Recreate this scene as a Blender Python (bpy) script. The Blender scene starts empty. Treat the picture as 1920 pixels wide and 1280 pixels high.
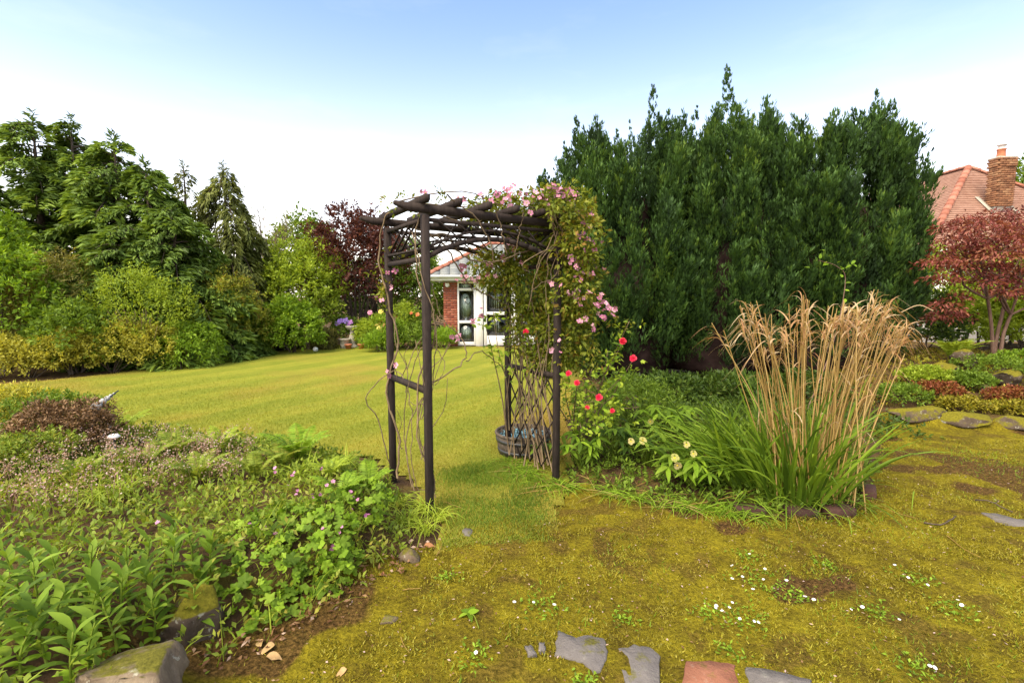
import bpy, bmesh, math, random
import numpy as np
from mathutils import Vector, Matrix, noise as mnoise

random.seed(11)
rng = np.random.default_rng(11)
scene = bpy.context.scene
col = scene.collection
R = math.radians

# ------------------------------------------------------------------ camera
EYE, FPX, PITCH = 1.6, 900.0, R(5.4)
cam_data = bpy.data.cameras.new('camera')
cam_data.sensor_width = 36.0
cam_data.lens = FPX / 1920.0 * 36.0
cam_data.clip_start, cam_data.clip_end = 0.05, 2000.0
cam = bpy.data.objects.new('camera', cam_data)
cam.location = (0, 0, EYE)
cam.rotation_euler = (R(90) - PITCH, 0, 0)
col.objects.link(cam)
scene.camera = cam

# ------------------------------------------------------------------ sky and sun
SUN_AZ, SUN_EL = R(-142), R(50)          # azimuth from +Y towards +X: the sun stands behind the left shoulder
world = bpy.data.worlds.new('World')
scene.world = world
world.use_nodes = True
wn, wl = world.node_tree.nodes, world.node_tree.links
wn.clear()
sky = wn.new('ShaderNodeTexSky')
sky.sky_type = 'NISHITA'
sky.sun_disc = False
sky.sun_elevation = SUN_EL
sky.sun_rotation = SUN_AZ
sky.air_density, sky.dust_density, sky.ozone_density = 1.0, 1.0, 0.9
bg = wn.new('ShaderNodeBackground')
bg.inputs['Strength'].default_value = 0.080
wo = wn.new('ShaderNodeOutputWorld')
# thin high haze: a pale veil that thickens towards the horizon, all round
wtc = wn.new('ShaderNodeTexCoord'); wsep = wn.new('ShaderNodeSeparateXYZ'); wl.new(wtc.outputs['Generated'], wsep.inputs[0])
wmr = wn.new('ShaderNodeMapRange'); wmr.inputs[1].default_value, wmr.inputs[2].default_value, wmr.inputs[3].default_value, wmr.inputs[4].default_value = 0.0, 0.56, 1.0, 0.0
wl.new(wsep.outputs[2], wmr.inputs[0])
wmx = wn.new('ShaderNodeMix'); wmx.data_type = 'RGBA'; wmx.inputs[7].default_value = (8.6, 7.5, 6.7, 1)
wdt = wn.new('ShaderNodeVectorMath'); wdt.operation = 'DOT_PRODUCT'; wl.new(wtc.outputs['Generated'], wdt.inputs[0])
wdt.inputs[1].default_value = (math.sin(SUN_AZ) * math.cos(SUN_EL), math.cos(SUN_AZ) * math.cos(SUN_EL), math.sin(SUN_EL))
wms = wn.new('ShaderNodeMapRange'); wms.inputs[1].default_value, wms.inputs[2].default_value, wms.inputs[3].default_value, wms.inputs[4].default_value = 0.20, 1.0, 0.0, 0.55
wl.new(wdt.outputs['Value'], wms.inputs[0])
wad = wn.new('ShaderNodeMath'); wad.operation = 'MAXIMUM'; wpw = wn.new('ShaderNodeMath'); wpw.operation = 'POWER'; wpw.inputs[1].default_value = 2.4; wl.new(wmr.outputs[0], wpw.inputs[0]); wl.new(wpw.outputs[0], wad.inputs[0]); wl.new(wms.outputs[0], wad.inputs[1])
wmp = wn.new('ShaderNodeMapping'); wmp.inputs['Scale'].default_value = (1.2, 1.2, 4.5); wl.new(wtc.outputs['Generated'], wmp.inputs[0])
wnz = wn.new('ShaderNodeTexNoise'); wnz.inputs['Scale'].default_value = 2.6; wnz.inputs['Detail'].default_value = 7; wnz.inputs['Roughness'].default_value = .6; wl.new(wmp.outputs[0], wnz.inputs['Vector'])
wcl = wn.new('ShaderNodeMapRange'); wcl.inputs[1].default_value, wcl.inputs[2].default_value, wcl.inputs[3].default_value, wcl.inputs[4].default_value = .52, .82, 0.0, .05; wl.new(wnz.outputs[0], wcl.inputs[0])
wa2 = wn.new('ShaderNodeMath'); wa2.operation = 'ADD'; wa2.use_clamp = True; wl.new(wad.outputs[0], wa2.inputs[0]); wl.new(wcl.outputs[0], wa2.inputs[1])
wl.new(wa2.outputs[0], wmx.inputs[0]); wl.new(sky.outputs[0], wmx.inputs[6]); wl.new(wmx.outputs[2], bg.inputs['Color'])
wl.new(bg.outputs[0], wo.inputs['Surface'])

sun_data = bpy.data.lights.new('sun', 'SUN')
sun_data.energy, sun_data.angle, sun_data.color = 1.5, R(40), (1.0, 0.87, 0.66)
sun = bpy.data.objects.new('sun', sun_data)
sd = Vector((math.sin(SUN_AZ) * math.cos(SUN_EL), math.cos(SUN_AZ) * math.cos(SUN_EL), math.sin(SUN_EL)))
sun.rotation_euler = sd.to_track_quat('Z', 'Y').to_euler()
sun.location = sd * 40
col.objects.link(sun)

scene.view_settings.view_transform = 'Standard'
scene.view_settings.look = 'None'
scene.view_settings.gamma = 1.0
scene.view_settings.exposure = 2.1
scene.render.engine = 'CYCLES'
scene.cycles.use_denoising = True
scene.cycles.max_bounces = 6
scene.cycles.diffuse_bounces = 4
scene.cycles.glossy_bounces = 2
scene.cycles.transmission_bounces = 4
scene.cycles.transparent_max_bounces = 6
scene.cycles.caustics_reflective = False
scene.cycles.caustics_refractive = False
scene.cycles.use_adaptive_sampling = True

# ------------------------------------------------------------------ projection helpers (pixels of the 1920 x 1280 photo)
cp, sp = math.cos(PITCH), math.sin(PITCH)
def ray(px, py):
    u = 640 - py
    return np.array([px - 960.0, FPX * cp + u * sp, -FPX * sp + u * cp])
def G(px, py, z=0.0):                     # point on the level plane z
    d = ray(px, py); t = (z - EYE) / d[2]
    return np.array([d[0] * t, d[1] * t, z])
def D(px, py, Y):                         # point at distance Y in front of the camera
    d = ray(px, py); t = Y / d[1]
    return np.array([d[0] * t, Y, EYE + d[2] * t])

# ------------------------------------------------------------------ numeric noise and polygons
_tab = np.random.default_rng(3).random((256, 256))
def vnoise(x, y, seed=0):
    x = np.asarray(x, float) + seed * 17.3; y = np.asarray(y, float) + seed * 9.7
    xi = np.floor(x).astype(int); yi = np.floor(y).astype(int)
    fx = x - xi; fy = y - yi
    fx = fx * fx * (3 - 2 * fx); fy = fy * fy * (3 - 2 * fy)
    a = _tab[xi & 255, yi & 255]; b = _tab[(xi + 1) & 255, yi & 255]
    c = _tab[xi & 255, (yi + 1) & 255]; d = _tab[(xi + 1) & 255, (yi + 1) & 255]
    return (a * (1 - fx) + b * fx) * (1 - fy) + (c * (1 - fx) + d * fx) * fy
def inside(poly, x, y):
    res = np.zeros(np.shape(x), bool); n = len(poly)
    for i in range(n):
        x1, y1 = poly[i]; x2, y2 = poly[(i + 1) % n]
        cond = ((y1 > y) != (y2 > y)) & (x < (x2 - x1) * (y - y1) / ((y2 - y1) or 1e-9) + x1)
        res ^= cond
    return res
def edge_dist(poly, x, y):
    best = np.full(np.shape(x), 1e9); n = len(poly)
    for i in range(n):
        ax, ay = poly[i]; bx, by = poly[(i + 1) % n]
        dx, dy = bx - ax, by - ay; L = dx * dx + dy * dy + 1e-12
        t = np.clip(((x - ax) * dx + (y - ay) * dy) / L, 0, 1)
        best = np.minimum(best, np.hypot(x - ax - t * dx, y - ay - t * dy))
    return best
def gp(*pix): return [tuple(G(*p)[:2]) for p in pix]
def sstep(a, b, x):
    t = np.clip((x - a) / (b - a), 0, 1); return t * t * (3 - 2 * t)

# outlines of the garden on the ground
LEFT_BED = gp((785, 1030), (700, 1092), (640, 1165), (500, 1215), (420, 1275)) + [(-1.1, 1.5), (-1.3, 0.6), (-7, 0.6), (-7, 4.6)] + gp((0, 800), (240, 825), (560, 850), (690, 875), (755, 915), (775, 985))
RIGHT_BED = gp((1055, 905), (1150, 925), (1290, 955), (1470, 975), (1600, 962), (1640, 900), (1655, 800)) + [(4.9, 6.3), (5.2, 12), (1.2, 12)] + gp((1075, 740), (1060, 800))
ROCKERY = gp((1655, 790), (1770, 803), (1930, 812)) + [(9, 5.6), (14, 6), (14, 13), (4.6, 13), (4.6, 7.0)]
LAWN = gp((825, 1040), (1045, 1020), (1060, 905), (1062, 800), (1080, 740)) + [(1.3, 9), (1.6, 12), (3, 15.0), (1.2, 15.15), (-2.2, 15.15)] + gp((720, 648), (640, 645), (480, 662), (400, 672), (320, 688), (180, 704), (40, 718)) + [(-13, 8.2), (-13, 4.0), (-7, 4.0)] + gp((0, 780), (240, 805), (560, 832), (700, 858), (780, 905), (822, 985))
MOSS = gp((820, 1022), (842, 1002), (1034, 984), (1056, 903), (1150, 922), (1290, 952), (1470, 972), (1602, 960), (1642, 900), (1657, 782), (1770, 794), (1930, 802)) + [(9, 5.9), (9, -3), (-3.5, -3), (-3.0, 0.4), (-1.3, 0.6), (-1.0, 1.5)] + gp((60, 1330), (200, 1275), (400, 1222), (575, 1130), (680, 1070))

def h(x, y):
    x = np.asarray(x, float); y = np.asarray(y, float)
    z = 0.03 * (vnoise(x * .5, y * .5, 1) - .5) + 0.02 * (vnoise(x * 1.7, y * 1.7, 2) - .5)
    d = edge_dist(LEFT_BED, x, y) * inside(LEFT_BED, x, y)
    z = z + 0.26 * sstep(0.0, 0.55, d)
    d = edge_dist(RIGHT_BED, x, y) * inside(RIGHT_BED, x, y)
    z = z + 0.08 * sstep(0.0, 0.4, d)
    d = edge_dist(ROCKERY, x, y) * inside(ROCKERY, x, y)
    z = z + 0.10 * sstep(0.0, 0.15, d) + 0.42 * sstep(0.1, 2.2, d)
    return z
def hz(x, y): return float(h(np.array([x]), np.array([y]))[0])
def GT(px, py):                           # first point of the terrain behind a pixel
    d = ray(px, py); d = d / d[1]
    Y = np.linspace(0.8, 30, 2400)
    z = EYE + d[2] * Y
    below = np.nonzero(z < h(d[0] * Y, Y))[0]
    y = Y[below[0]] if len(below) else 30.0
    return np.array([d[0] * y, y, hz(d[0] * y, y)])
def sample_poly(poly, n, r=rng):
    p = np.array(poly); lo, hi = p.min(0), p.max(0); out = []; k = 0
    while k < n:
        q = lo + (hi - lo) * r.random((n * 2 + 16, 2)); q = q[inside(poly, q[:, 0], q[:, 1])]
        out.append(q); k += len(q)
    return np.concatenate(out)[:n]

# ------------------------------------------------------------------ mesh building
def unit(v):
    v = np.asarray(v, float)
    return v / np.maximum(np.linalg.norm(v, axis=-1, keepdims=True), 1e-9)
class MB:
    def __init__(s): s.v = []; s.f = {3: [], 4: []}; s.t = {3: [], 4: []}; s.m = {3: [], 4: []}; s.n = 0
    def add(s, V, Fc, tint=0.5, mi=0):
        V = np.asarray(V, float).reshape(-1, 3); Fc = np.asarray(Fc, int); k = Fc.shape[1]
        s.v.append(V); s.f[k].append(Fc + s.n)
        s.t[k].append(np.broadcast_to(np.asarray(tint, float), (len(Fc),)).copy())
        s.m[k].append(np.full(len(Fc), mi)); s.n += len(V); return s
    def mesh(s, name, mats, origin=(0, 0, 0), smooth=False):
        me = bpy.data.meshes.new(name)
        V = np.concatenate(s.v) - np.asarray(origin, float)
        f3 = np.concatenate(s.f[3]) if s.f[3] else np.zeros((0, 3), int)
        f4 = np.concatenate(s.f[4]) if s.f[4] else np.zeros((0, 4), int)
        cat = lambda d: np.concatenate(d[3] + d[4]) if (d[3] or d[4]) else np.zeros(0)
        me.vertices.add(len(V)); me.vertices.foreach_set('co', V.astype(np.float32).ravel())
        loops = np.concatenate([f3.ravel(), f4.ravel()]).astype(np.int32)
        me.loops.add(len(loops)); me.loops.foreach_set('vertex_index', loops)
        tot = np.concatenate([np.full(len(f3), 3), np.full(len(f4), 4)]).astype(np.int32)
        st = np.concatenate([[0], np.cumsum(tot)[:-1]]).astype(np.int32)
        me.polygons.add(len(tot)); me.polygons.foreach_set('loop_start', st); me.polygons.foreach_set('loop_total', tot)
        me.polygons.foreach_set('material_index', cat(s.m).astype(np.int32))
        if smooth: me.polygons.foreach_set('use_smooth', np.ones(len(tot), bool))
        a = me.attributes.new('tint', 'FLOAT', 'FACE'); a.data.foreach_set('value', cat(s.t).astype(np.float32))
        me.update(calc_edges=True)
        for m in (mats if isinstance(mats, (list, tuple)) else [mats]): me.materials.append(m)
        return me
    def build(s, name, mats, parent=None, origin=None, smooth=False):
        if parent is not None: og = np.array(wpos(parent))
        elif origin is None:
            V = np.concatenate(s.v); lo, hi = V.min(0), V.max(0); og = np.array([(lo[0] + hi[0]) / 2, (lo[1] + hi[1]) / 2, lo[2]])
        else: og = np.array(origin, float)
        o = bpy.data.objects.new(name, s.mesh(name, mats, og, smooth))
        col.objects.link(o)
        if parent is not None: o.parent = parent
        else: o.location = og
        return o
def wpos(o):
    p = np.zeros(3)
    while o is not None: p = p + np.array(o.location); o = o.parent
    return p
def tag(o, label=None, cat=None, group=None, kind=None):
    if label: o['label'] = label
    if cat: o['category'] = cat
    if group: o['group'] = group
    if kind: o['kind'] = kind
    return o
def thing(name, loc, label, cat, group=None):
    o = bpy.data.objects.new(name, None); o.location = tuple(float(q) for q in loc)
    o.empty_display_size = 0.1; col.objects.link(o); return tag(o, label, cat, group)
def inst(name, me, parent, loc, rot=None, scale=1.0):      # a part that shares mesh data; loc in world space
    o = bpy.data.objects.new(name, me); col.objects.link(o)
    pl = wpos(parent) if parent is not None else np.zeros(3)
    M = Matrix.Translation(Vector(np.asarray(loc, float) - pl))
    if rot is not None: M = M @ rot.to_4x4()
    M = M @ Matrix.Scale(scale, 4) if not hasattr(scale, '__len__') else M @ Matrix.Diagonal((*scale, 1))
    o.parent = parent; o.matrix_basis = M
    return o
def frame(axis, normal):                                   # columns: side, axis, normal
    a = Vector(axis).normalized(); s_ = a.cross(Vector(normal))
    if s_.length < 1e-4: s_ = a.cross(Vector((1, 0, 0.1)))
    s_.normalize(); n = s_.cross(a)
    return Matrix((s_, a, n)).transposed()
BOXF = [(0, 3, 2, 1), (4, 5, 6, 7), (0, 1, 5, 4), (1, 2, 6, 5), (2, 3, 7, 6), (3, 0, 4, 7)]
def box(mb, c, size, rot=None, tint=.5, mi=0, bev=0.0):
    sx, sy, sz = [q / 2 for q in size]
    if bev <= 0:
        V = np.array([(-sx, -sy, -sz), (sx, -sy, -sz), (sx, sy, -sz), (-sx, sy, -sz), (-sx, -sy, sz), (sx, -sy, sz), (sx, sy, sz), (-sx, sy, sz)])
        Fc = BOXF
        if rot is not None: V = V @ np.array(rot).T
        mb.add(V + np.asarray(c), Fc, tint, mi)
        return mb
    bm = bmesh.new(); bmesh.ops.create_cube(bm, size=1.0)
    for v in bm.verts: v.co = Vector((v.co.x * sx * 2, v.co.y * sy * 2, v.co.z * sz * 2))
    bmesh.ops.bevel(bm, geom=list(bm.edges), offset=bev, segments=1, affect='EDGES')
    bmesh.ops.triangulate(bm, faces=[f for f in bm.faces if len(f.verts) > 4])
    V = np.array([v.co for v in bm.verts]); bm.verts.index_update()
    if rot is not None: V = V @ np.array(rot).T
    V = V + np.asarray(c); q = [[v.index for v in f.verts] for f in bm.faces]
    base = mb.n; first = True
    f4 = [f for f in q if len(f) == 4]; f3 = [f for f in q if len(f) == 3]
    mb.add(V, f4, tint, mi)
    if f3: mb.f[3].append(np.array(f3) + base); mb.t[3].append(np.full(len(f3), tint)); mb.m[3].append(np.full(len(f3), mi))
    bm.free(); return mb
def beam(mb, p, q, w, t, tint=.5, mi=0, up=(0, 0, 1), bev=0.0, ext=(0, 0)):
    p = np.asarray(p, float); q = np.asarray(q, float); a = unit(q - p); p = p - a * ext[0]; q = q + a * ext[1]
    s_ = unit(np.cross(a, up)); n = np.cross(s_, a)
    rot = np.stack([s_, a, n], 1)
    return box(mb, (p + q) / 2, (w, np.linalg.norm(q - p), t), rot, tint, mi, bev)
def tube(mb, pts, rad, sides=5, tint=.5, mi=0, cap=True):
    pts = np.asarray(pts, float); n = len(pts); rad = np.broadcast_to(np.asarray(rad, float), (n,))
    T = unit(np.gradient(pts, axis=0)); ref = np.array([0.31, 0.17, 0.93]) if abs(T[0][2]) < .9 else np.array([1., .1, 0])
    S = unit(np.cross(T, ref)); N = np.cross(S, T)
    a = np.linspace(0, 2 * math.pi, sides, endpoint=False)
    V = pts[:, None] + rad[:, None, None] * (np.cos(a)[None, :, None] * S[:, None] + np.sin(a)[None, :, None] * N[:, None])
    i = np.arange(n - 1)[:, None] * sides; j = np.arange(sides)[None]; j2 = (j + 1) % sides
    Fc = np.stack([i + j, i + j2, i + sides + j2, i + sides + j], -1).reshape(-1, 4)
    mb.add(V.reshape(-1, 3), Fc, tint, mi)
    if cap and sides >= 4:
        b = mb.n - n * sides
        for st in (b, mb.n - sides):
            mb.f[3].append(np.array([(st, st + k, st + k + 1) for k in range(1, sides - 1)])); mb.t[3].append(np.full(sides - 2, tint)); mb.m[3].append(np.full(sides - 2, mi))
    return mb
def lathe(mb, prof, c, segs=24, tint=.5, mi=0):
    prof = np.asarray(prof, float); a = np.linspace(0, 2 * math.pi, segs, endpoint=False); n = len(prof)
    V = np.stack([prof[:, 0, None] * np.cos(a), prof[:, 0, None] * np.sin(a), np.broadcast_to(prof[:, 1, None], (n, segs))], -1) + np.asarray(c)
    i = np.arange(n - 1)[:, None] * segs; j = np.arange(segs)[None]; j2 = (j + 1) % segs
    return mb.add(V.reshape(-1, 3), np.stack([i + j, i + j2, i + segs + j2, i + segs + j], -1).reshape(-1, 4), tint, mi)
def wander(p, q, n=8, amp=.05, sag=0.0, r=rng):
    p = np.asarray(p, float); q = np.asarray(q, float); t = np.linspace(0, 1, n)[:, None]
    k = max(4, n // 2); tk = np.linspace(0, 1, k)[:, None]
    w = np.cumsum(r.normal(0, 1, (k, 3)), 0); w = w - w[:1] - tk * (w[-1:] - w[:1])
    x = spline(p + (q - p) * tk + w * amp * .6, n); x[:, 2] -= sag * 4 * (t * (1 - t))[:, 0]
    return x
def spline(pts, n=24):
    pts = np.asarray(pts, float); k = len(pts); P_ = np.concatenate([[2 * pts[0] - pts[1]], pts, [2 * pts[-1] - pts[-2]]])
    u = np.linspace(0, k - 1 - 1e-6, n); i = u.astype(int); f = (u - i)[:, None]
    a, b, c, d = P_[i], P_[i + 1], P_[i + 2], P_[i + 3]
    return .5 * (2 * b + (c - a) * f + (2 * a - 5 * b + 4 * c - d) * f ** 2 + (3 * b - a - 3 * c + d) * f ** 3)
def diamonds(mb, Pb, A, N, L, W, tint, fold=.18, curl=.0, mi=0, mid=.45):
    n = len(Pb)
    if n == 0: return mb
    A = unit(A); S = unit(np.cross(A, N)); N = np.cross(S, A)
    L = np.broadcast_to(L, (n,))[:, None]; W = np.broadcast_to(W, (n,))[:, None]
    m = Pb + A * L * mid
    V = np.stack([Pb, m + S * W / 2 + N * W * fold, Pb + A * L - N * L * curl, m - S * W / 2 + N * W * fold], 1)
    return mb.add(V.reshape(-1, 3), np.arange(4 * n).reshape(-1, 4), tint, mi)
def blades(mb, Pb, A, L, W, droop, tint, seg=4, side=None, mi=0, r=rng):
    n = len(Pb); A = unit(A)
    if side is None:
        side = np.cross(A, np.array([0, 0, 1.])) + r.normal(0, .35, (n, 3))
    S = unit(side - A * (side * A).sum(1, keepdims=True))
    L = np.broadcast_to(L, (n,)); W = np.broadcast_to(W, (n,)); droop = np.broadcast_to(droop, (n,))
    t = np.linspace(0, 1, seg + 1); out = np.array(A); out[:, 2] = 0
    pos = Pb[:, None] + A[:, None] * (L[:, None] * t)[..., None]
    pos = pos + unit(out)[:, None] * (L[:, None] * droop[:, None] * .55 * t ** 2)[..., None]
    pos[..., 2] -= L[:, None] * droop[:, None] * t ** 2.4
    w = (W[:, None] * np.minimum(1, 1.15 * (1 - t) ** .6 + .02) * .5)[..., None]
    V = np.stack([pos - S[:, None] * w, pos + S[:, None] * w], 2).reshape(n, -1, 3)
    k = np.arange(seg) * 2
    q = np.stack([k, k + 1, k + 3, k + 2], -1)[None] + (np.arange(n) * 2 * (seg + 1))[:, None, None]
    return mb.add(V.reshape(-1, 3), q.reshape(-1, 4), np.repeat(np.broadcast_to(tint, (n,)), seg), mi)
def sph(n, r=rng):
    return unit(r.normal(0, 1, (n, 3)))

# ------------------------------------------------------------------ materials
def srgb(*c):
    return tuple((v / 255 / 12.92 if v / 255 <= .04045 else ((v / 255 + .055) / 1.055) ** 2.4) for v in c)
def newmat(name):
    m = bpy.data.materials.new(name); m.use_nodes = True
    n, l = m.node_tree.nodes, m.node_tree.links
    return m, n, l, n['Principled BSDF'], n['Material Output']
def ramp(n, stops):
    r_ = n.new('ShaderNodeValToRGB'); e = r_.color_ramp.elements
    while len(e) < len(stops): e.new(0.5)
    for i, (p, c) in enumerate(stops): e[i].position = p; e[i].color = (*c, 1)
    return r_
def mixc(n, l, fac, a, b, mode='MIX'):
    m = n.new('ShaderNodeMix'); m.data_type = 'RGBA'; m.blend_type = mode
    for sock, v in ((m.inputs[0], fac), (m.inputs[6], a), (m.inputs[7], b)):
        if hasattr(v, 'is_output'): l.new(v, sock)
        else: sock.default_value = v if isinstance(v, (int, float)) else (*v, 1)
    return m.outputs[2]
def tnoise(n, l, scale, detail=4, rough=.55, vec=None, out=0):
    t = n.new('ShaderNodeTexNoise'); t.inputs['Scale'].default_value = scale; t.inputs['Detail'].default_value = detail; t.inputs['Roughness'].default_value = rough
    if vec is not None: l.new(vec, t.inputs['Vector'])
    return t.outputs[out]
def geopos(n): return n.new('ShaderNodeNewGeometry').outputs['Position']
def bump(n, l, hgt, strength, dist, bsdf):
    b = n.new('ShaderNodeBump'); b.inputs['Strength'].default_value = strength; b.inputs['Distance'].default_value = dist
    l.new(hgt, b.inputs['Height']); l.new(b.outputs[0], bsdf.inputs['Normal'])
def leafmat(name, cols, rough=.55, trans=.3, src='attr', spec=.25, gain=(1, 1, 1)):
    m, n, l, b, o = newmat(name)
    if src == 'attr':
        a = n.new('ShaderNodeAttribute'); a.attribute_name = 'tint'; f = a.outputs['Fac']
    else:
        f = n.new('ShaderNodeObjectInfo').outputs['Random']
    k = len(cols) - 1
    cols = [tuple(min(.62, q * g) for q, g in zip(c, gain)) for c in cols]
    r_ = ramp(n, [(i / max(k, 1), c) for i, c in enumerate(cols)]); l.new(f, r_.inputs[0])
    c = r_.outputs[0]
    if src == 'obj':
        c = mixc(n, l, mathn(n, l, 'MULTIPLY', tnoise(n, l, 25, 3, vec=geopos(n)), .5), c, tuple(q * .55 for q in cols[0]))
    l.new(c, b.inputs['Base Color']); b.inputs['Roughness'].default_value = rough; b.inputs['Specular IOR Level'].default_value = spec
    t = n.new('ShaderNodeBsdfTranslucent'); l.new(mixc(n, l, 1.0, c, (1.25, 1.15, .6), 'MULTIPLY'), t.inputs[0])
    x = n.new('ShaderNodeMixShader'); x.inputs[0].default_value = trans
    l.new(b.outputs[0], x.inputs[1]); l.new(t.outputs[0], x.inputs[2]); l.new(x.outputs[0], o.inputs[0])
    return m
def mathn(n, l, op, a, b=0.0, clamp=False):
    q = n.new('ShaderNodeMath'); q.operation = op; q.use_clamp = clamp
    for s_, v in ((q.inputs[0], a), (q.inputs[1], b)):
        if hasattr(v, 'is_output'): l.new(v, s_)
        else: s_.default_value = v
    return q.outputs[0]
def plain(name, c, rough=.5, spec=.4, var=.0, scale=20, bmp=0.0, metal=0.0):
    m, n, l, b, o = newmat(name); b.inputs['Roughness'].default_value = rough; b.inputs['Specular IOR Level'].default_value = spec; b.inputs['Metallic'].default_value = metal
    t = tnoise(n, l, scale, 5, vec=geopos(n))
    r_ = ramp(n, [(.3, tuple(v * (1 - var) for v in c)), (.7, tuple(min(1, v * (1 + var)) for v in c))]); l.new(t, r_.inputs[0]); l.new(r_.outputs[0], b.inputs['Base Color'])
    if bmp: bump(n, l, t, bmp, .01, b)
    return m
def barkmat(name, c1, c2, sc=14, bs=.6):
    m, n, l, b, o = newmat(name); p = geopos(n)
    mp = n.new('ShaderNodeMapping'); mp.inputs['Scale'].default_value = (1, 1, .25); l.new(p, mp.inputs[0])
    t = tnoise(n, l, sc, 6, .65, mp.outputs[0]); r_ = ramp(n, [(.3, c1), (.7, c2)]); l.new(t, r_.inputs[0]); l.new(r_.outputs[0], b.inputs['Base Color'])
    b.inputs['Roughness'].default_value = .85; b.inputs['Specular IOR Level'].default_value = .2; bump(n, l, t, bs, .02, b); return m
def stonemat(name, c1, c2, moss=.5, mosscol=(.16, .15, .02), li=.55):
    m, n, l, b, o = newmat(name); p = geopos(n)
    t = tnoise(n, l, 9, 8, .65, p); r_ = ramp(n, [(.3, c1), (.55, tuple((a + q) / 2 for a, q in zip(c1, c2))), (.75, c2)]); l.new(t, r_.inputs[0])
    lich = ramp(n, [(.60, (0, 0, 0)), (.66, (1, 1, 1))]); l.new(tnoise(n, l, 23, 4, .6, p), lich.inputs[0])
    c = mixc(n, l, mathn(n, l, 'MULTIPLY', lich.outputs[0], li), r_.outputs[0], (.42, .42, .33))
    g = n.new('ShaderNodeNewGeometry'); sx = n.new('ShaderNodeSeparateXYZ'); l.new(g.outputs['Normal'], sx.inputs[0])
    f = mathn(n, l, 'ADD', mathn(n, l, 'MULTIPLY', sx.outputs[2], .55), mathn(n, l, 'MULTIPLY', tnoise(n, l, 7, 6, .7, p), 1.0))
    mr = ramp(n, [(1.28 - moss * .55, (0, 0, 0)), (1.36 - moss * .55, (1, 1, 1))]) if False else None
    k = n.new('ShaderNodeMapRange'); k.inputs[1].default_value = 1.25 - moss * .55; k.inputs[2].default_value = 1.37 - moss * .55; l.new(f, k.inputs[0])
    mc = ramp(n, [(.3, tuple(v * .5 for v in mosscol)), (.7, mosscol)]); l.new(tnoise(n, l, 60, 3, .6, p), mc.inputs[0])
    c = mixc(n, l, k.outputs[0], c, mc.outputs[0]); l.new(c, b.inputs['Base Color'])
    b.inputs['Roughness'].default_value = .9; b.inputs['Specular IOR Level'].default_value = .15
    bump(n, l, mathn(n, l, 'ADD', t, mathn(n, l, 'MULTIPLY', tnoise(n, l, 80, 4, .7, p), .5)), .7, .02, b); return m

M = {}
M['arch'] = barkmat('dark stained timber', (.020, .0145, .012), (.046, .034, .029), 40, .03)
M['bark'] = barkmat('grey brown bark', (.05, .035, .025), (.13, .10, .075))
M['redbark'] = barkmat('pinkish maple bark', (.10, .055, .04), (.22, .14, .10))
M['vine'] = barkmat('tan vine bark', (.11, .075, .04), (.27, .20, .12), 40)
M['twig'] = plain('twig', (.20, .14, .09), .8, .2, .4, 50)
M['hedgecore'] = plain('dark opaque crown core', (.035, .022, .020), 1.0, .0, .5, 6)  # brown of dead foliage, its darkness standing for shade in crown gaps
M['juniper'] = leafmat('dark conifer scale leaf', [(.010, .026, .012), (.022, .056, .018), (.034, .085, .020), (.075, .145, .025)], .6, .25, gain=(2.15, 1.75, 1.35))
M['hemlock'] = leafmat('conifer frond', [(.018, .036, .012), (.035, .072, .018), (.06, .12, .028), (.11, .19, .045)], .6, .3, gain=(2.75, 2.2, 1.5))
M['weeping'] = leafmat('olive conifer frond', [(.04, .05, .014), (.08, .10, .022), (.13, .16, .04)], .6, .3, gain=(1.7, 1.6, 1.5))
GREENS = {
 'bright': [(.05, .10, .012), (.11, .23, .022), (.19, .34, .04)],
 'lime': [(.08, .14, .016), (.16, .27, .03), (.245, .37, .06)],
 'mid': [(.04, .085, .014), (.085, .17, .024), (.15, .26, .045)],
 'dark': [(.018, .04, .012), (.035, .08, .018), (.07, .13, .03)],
 'olive': [(.055, .065, .022), (.11, .13, .045), (.18, .21, .075)],
 'yellow': [(.10, .13, .03), (.245, .295, .055), (.33, .375, .09)],
 'purple': [(.022, .010, .012), (.05, .02, .024), (.11, .05, .05)],
 'red': [(.06, .02, .026), (.13, .04, .052), (.19, .075, .088), (.20, .12, .08)],
 'redbrown': [(.06, .08, .015), (.13, .18, .03), (.20, .27, .05), (.20, .13, .045)],
 'clematis': [(.04, .065, .012), (.085, .135, .018), (.14, .20, .028), (.15, .11, .03)],
 'heather': [(.045, .032, .022), (.10, .07, .045), (.20, .15, .11)],
 'pinkmix': [(.24, .24, .07), (.36, .22, .16), (.58, .36, .34), (.68, .52, .48)],
 'bed': [(.05, .095, .016), (.10, .18, .028), (.16, .25, .045), (.22, .25, .07)],
 'dry': [(.26, .16, .045), (.40, .27, .08), (.52, .38, .15)],
 'drytip': [(.36, .19, .085), (.50, .31, .15), (.64, .50, .32)],
 'sedum': [(.07, .02, .014), (.12, .04, .02), (.12, .11, .03)],
 'grassg': [(.035, .08, .012), (.08, .17, .02), (.15, .27, .035)],
 'lawn': [(.16, .215, .024), (.25, .28, .032), (.325, .32, .042), (.36, .275, .046)],
 'moss': [(.09, .07, .009), (.19, .165, .012), (.29, .25, .016), (.17, .205, .024)],
 'litter': [(.12, .055, .025), (.26, .15, .07), (.44, .32, .24), (.50, .36, .35)],
}
for k_, v_ in GREENS.items(): M[k_] = leafmat('leaf ' + k_, v_, trans=.12 if k_ in ('litter', 'moss', 'heather', 'sedum') else .38, gain=(1, 1, 1) if k_ in ('litter', 'moss', 'dry', 'drytip', 'lawn', 'pinkmix') else (1.75, 1.42, .95))
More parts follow.
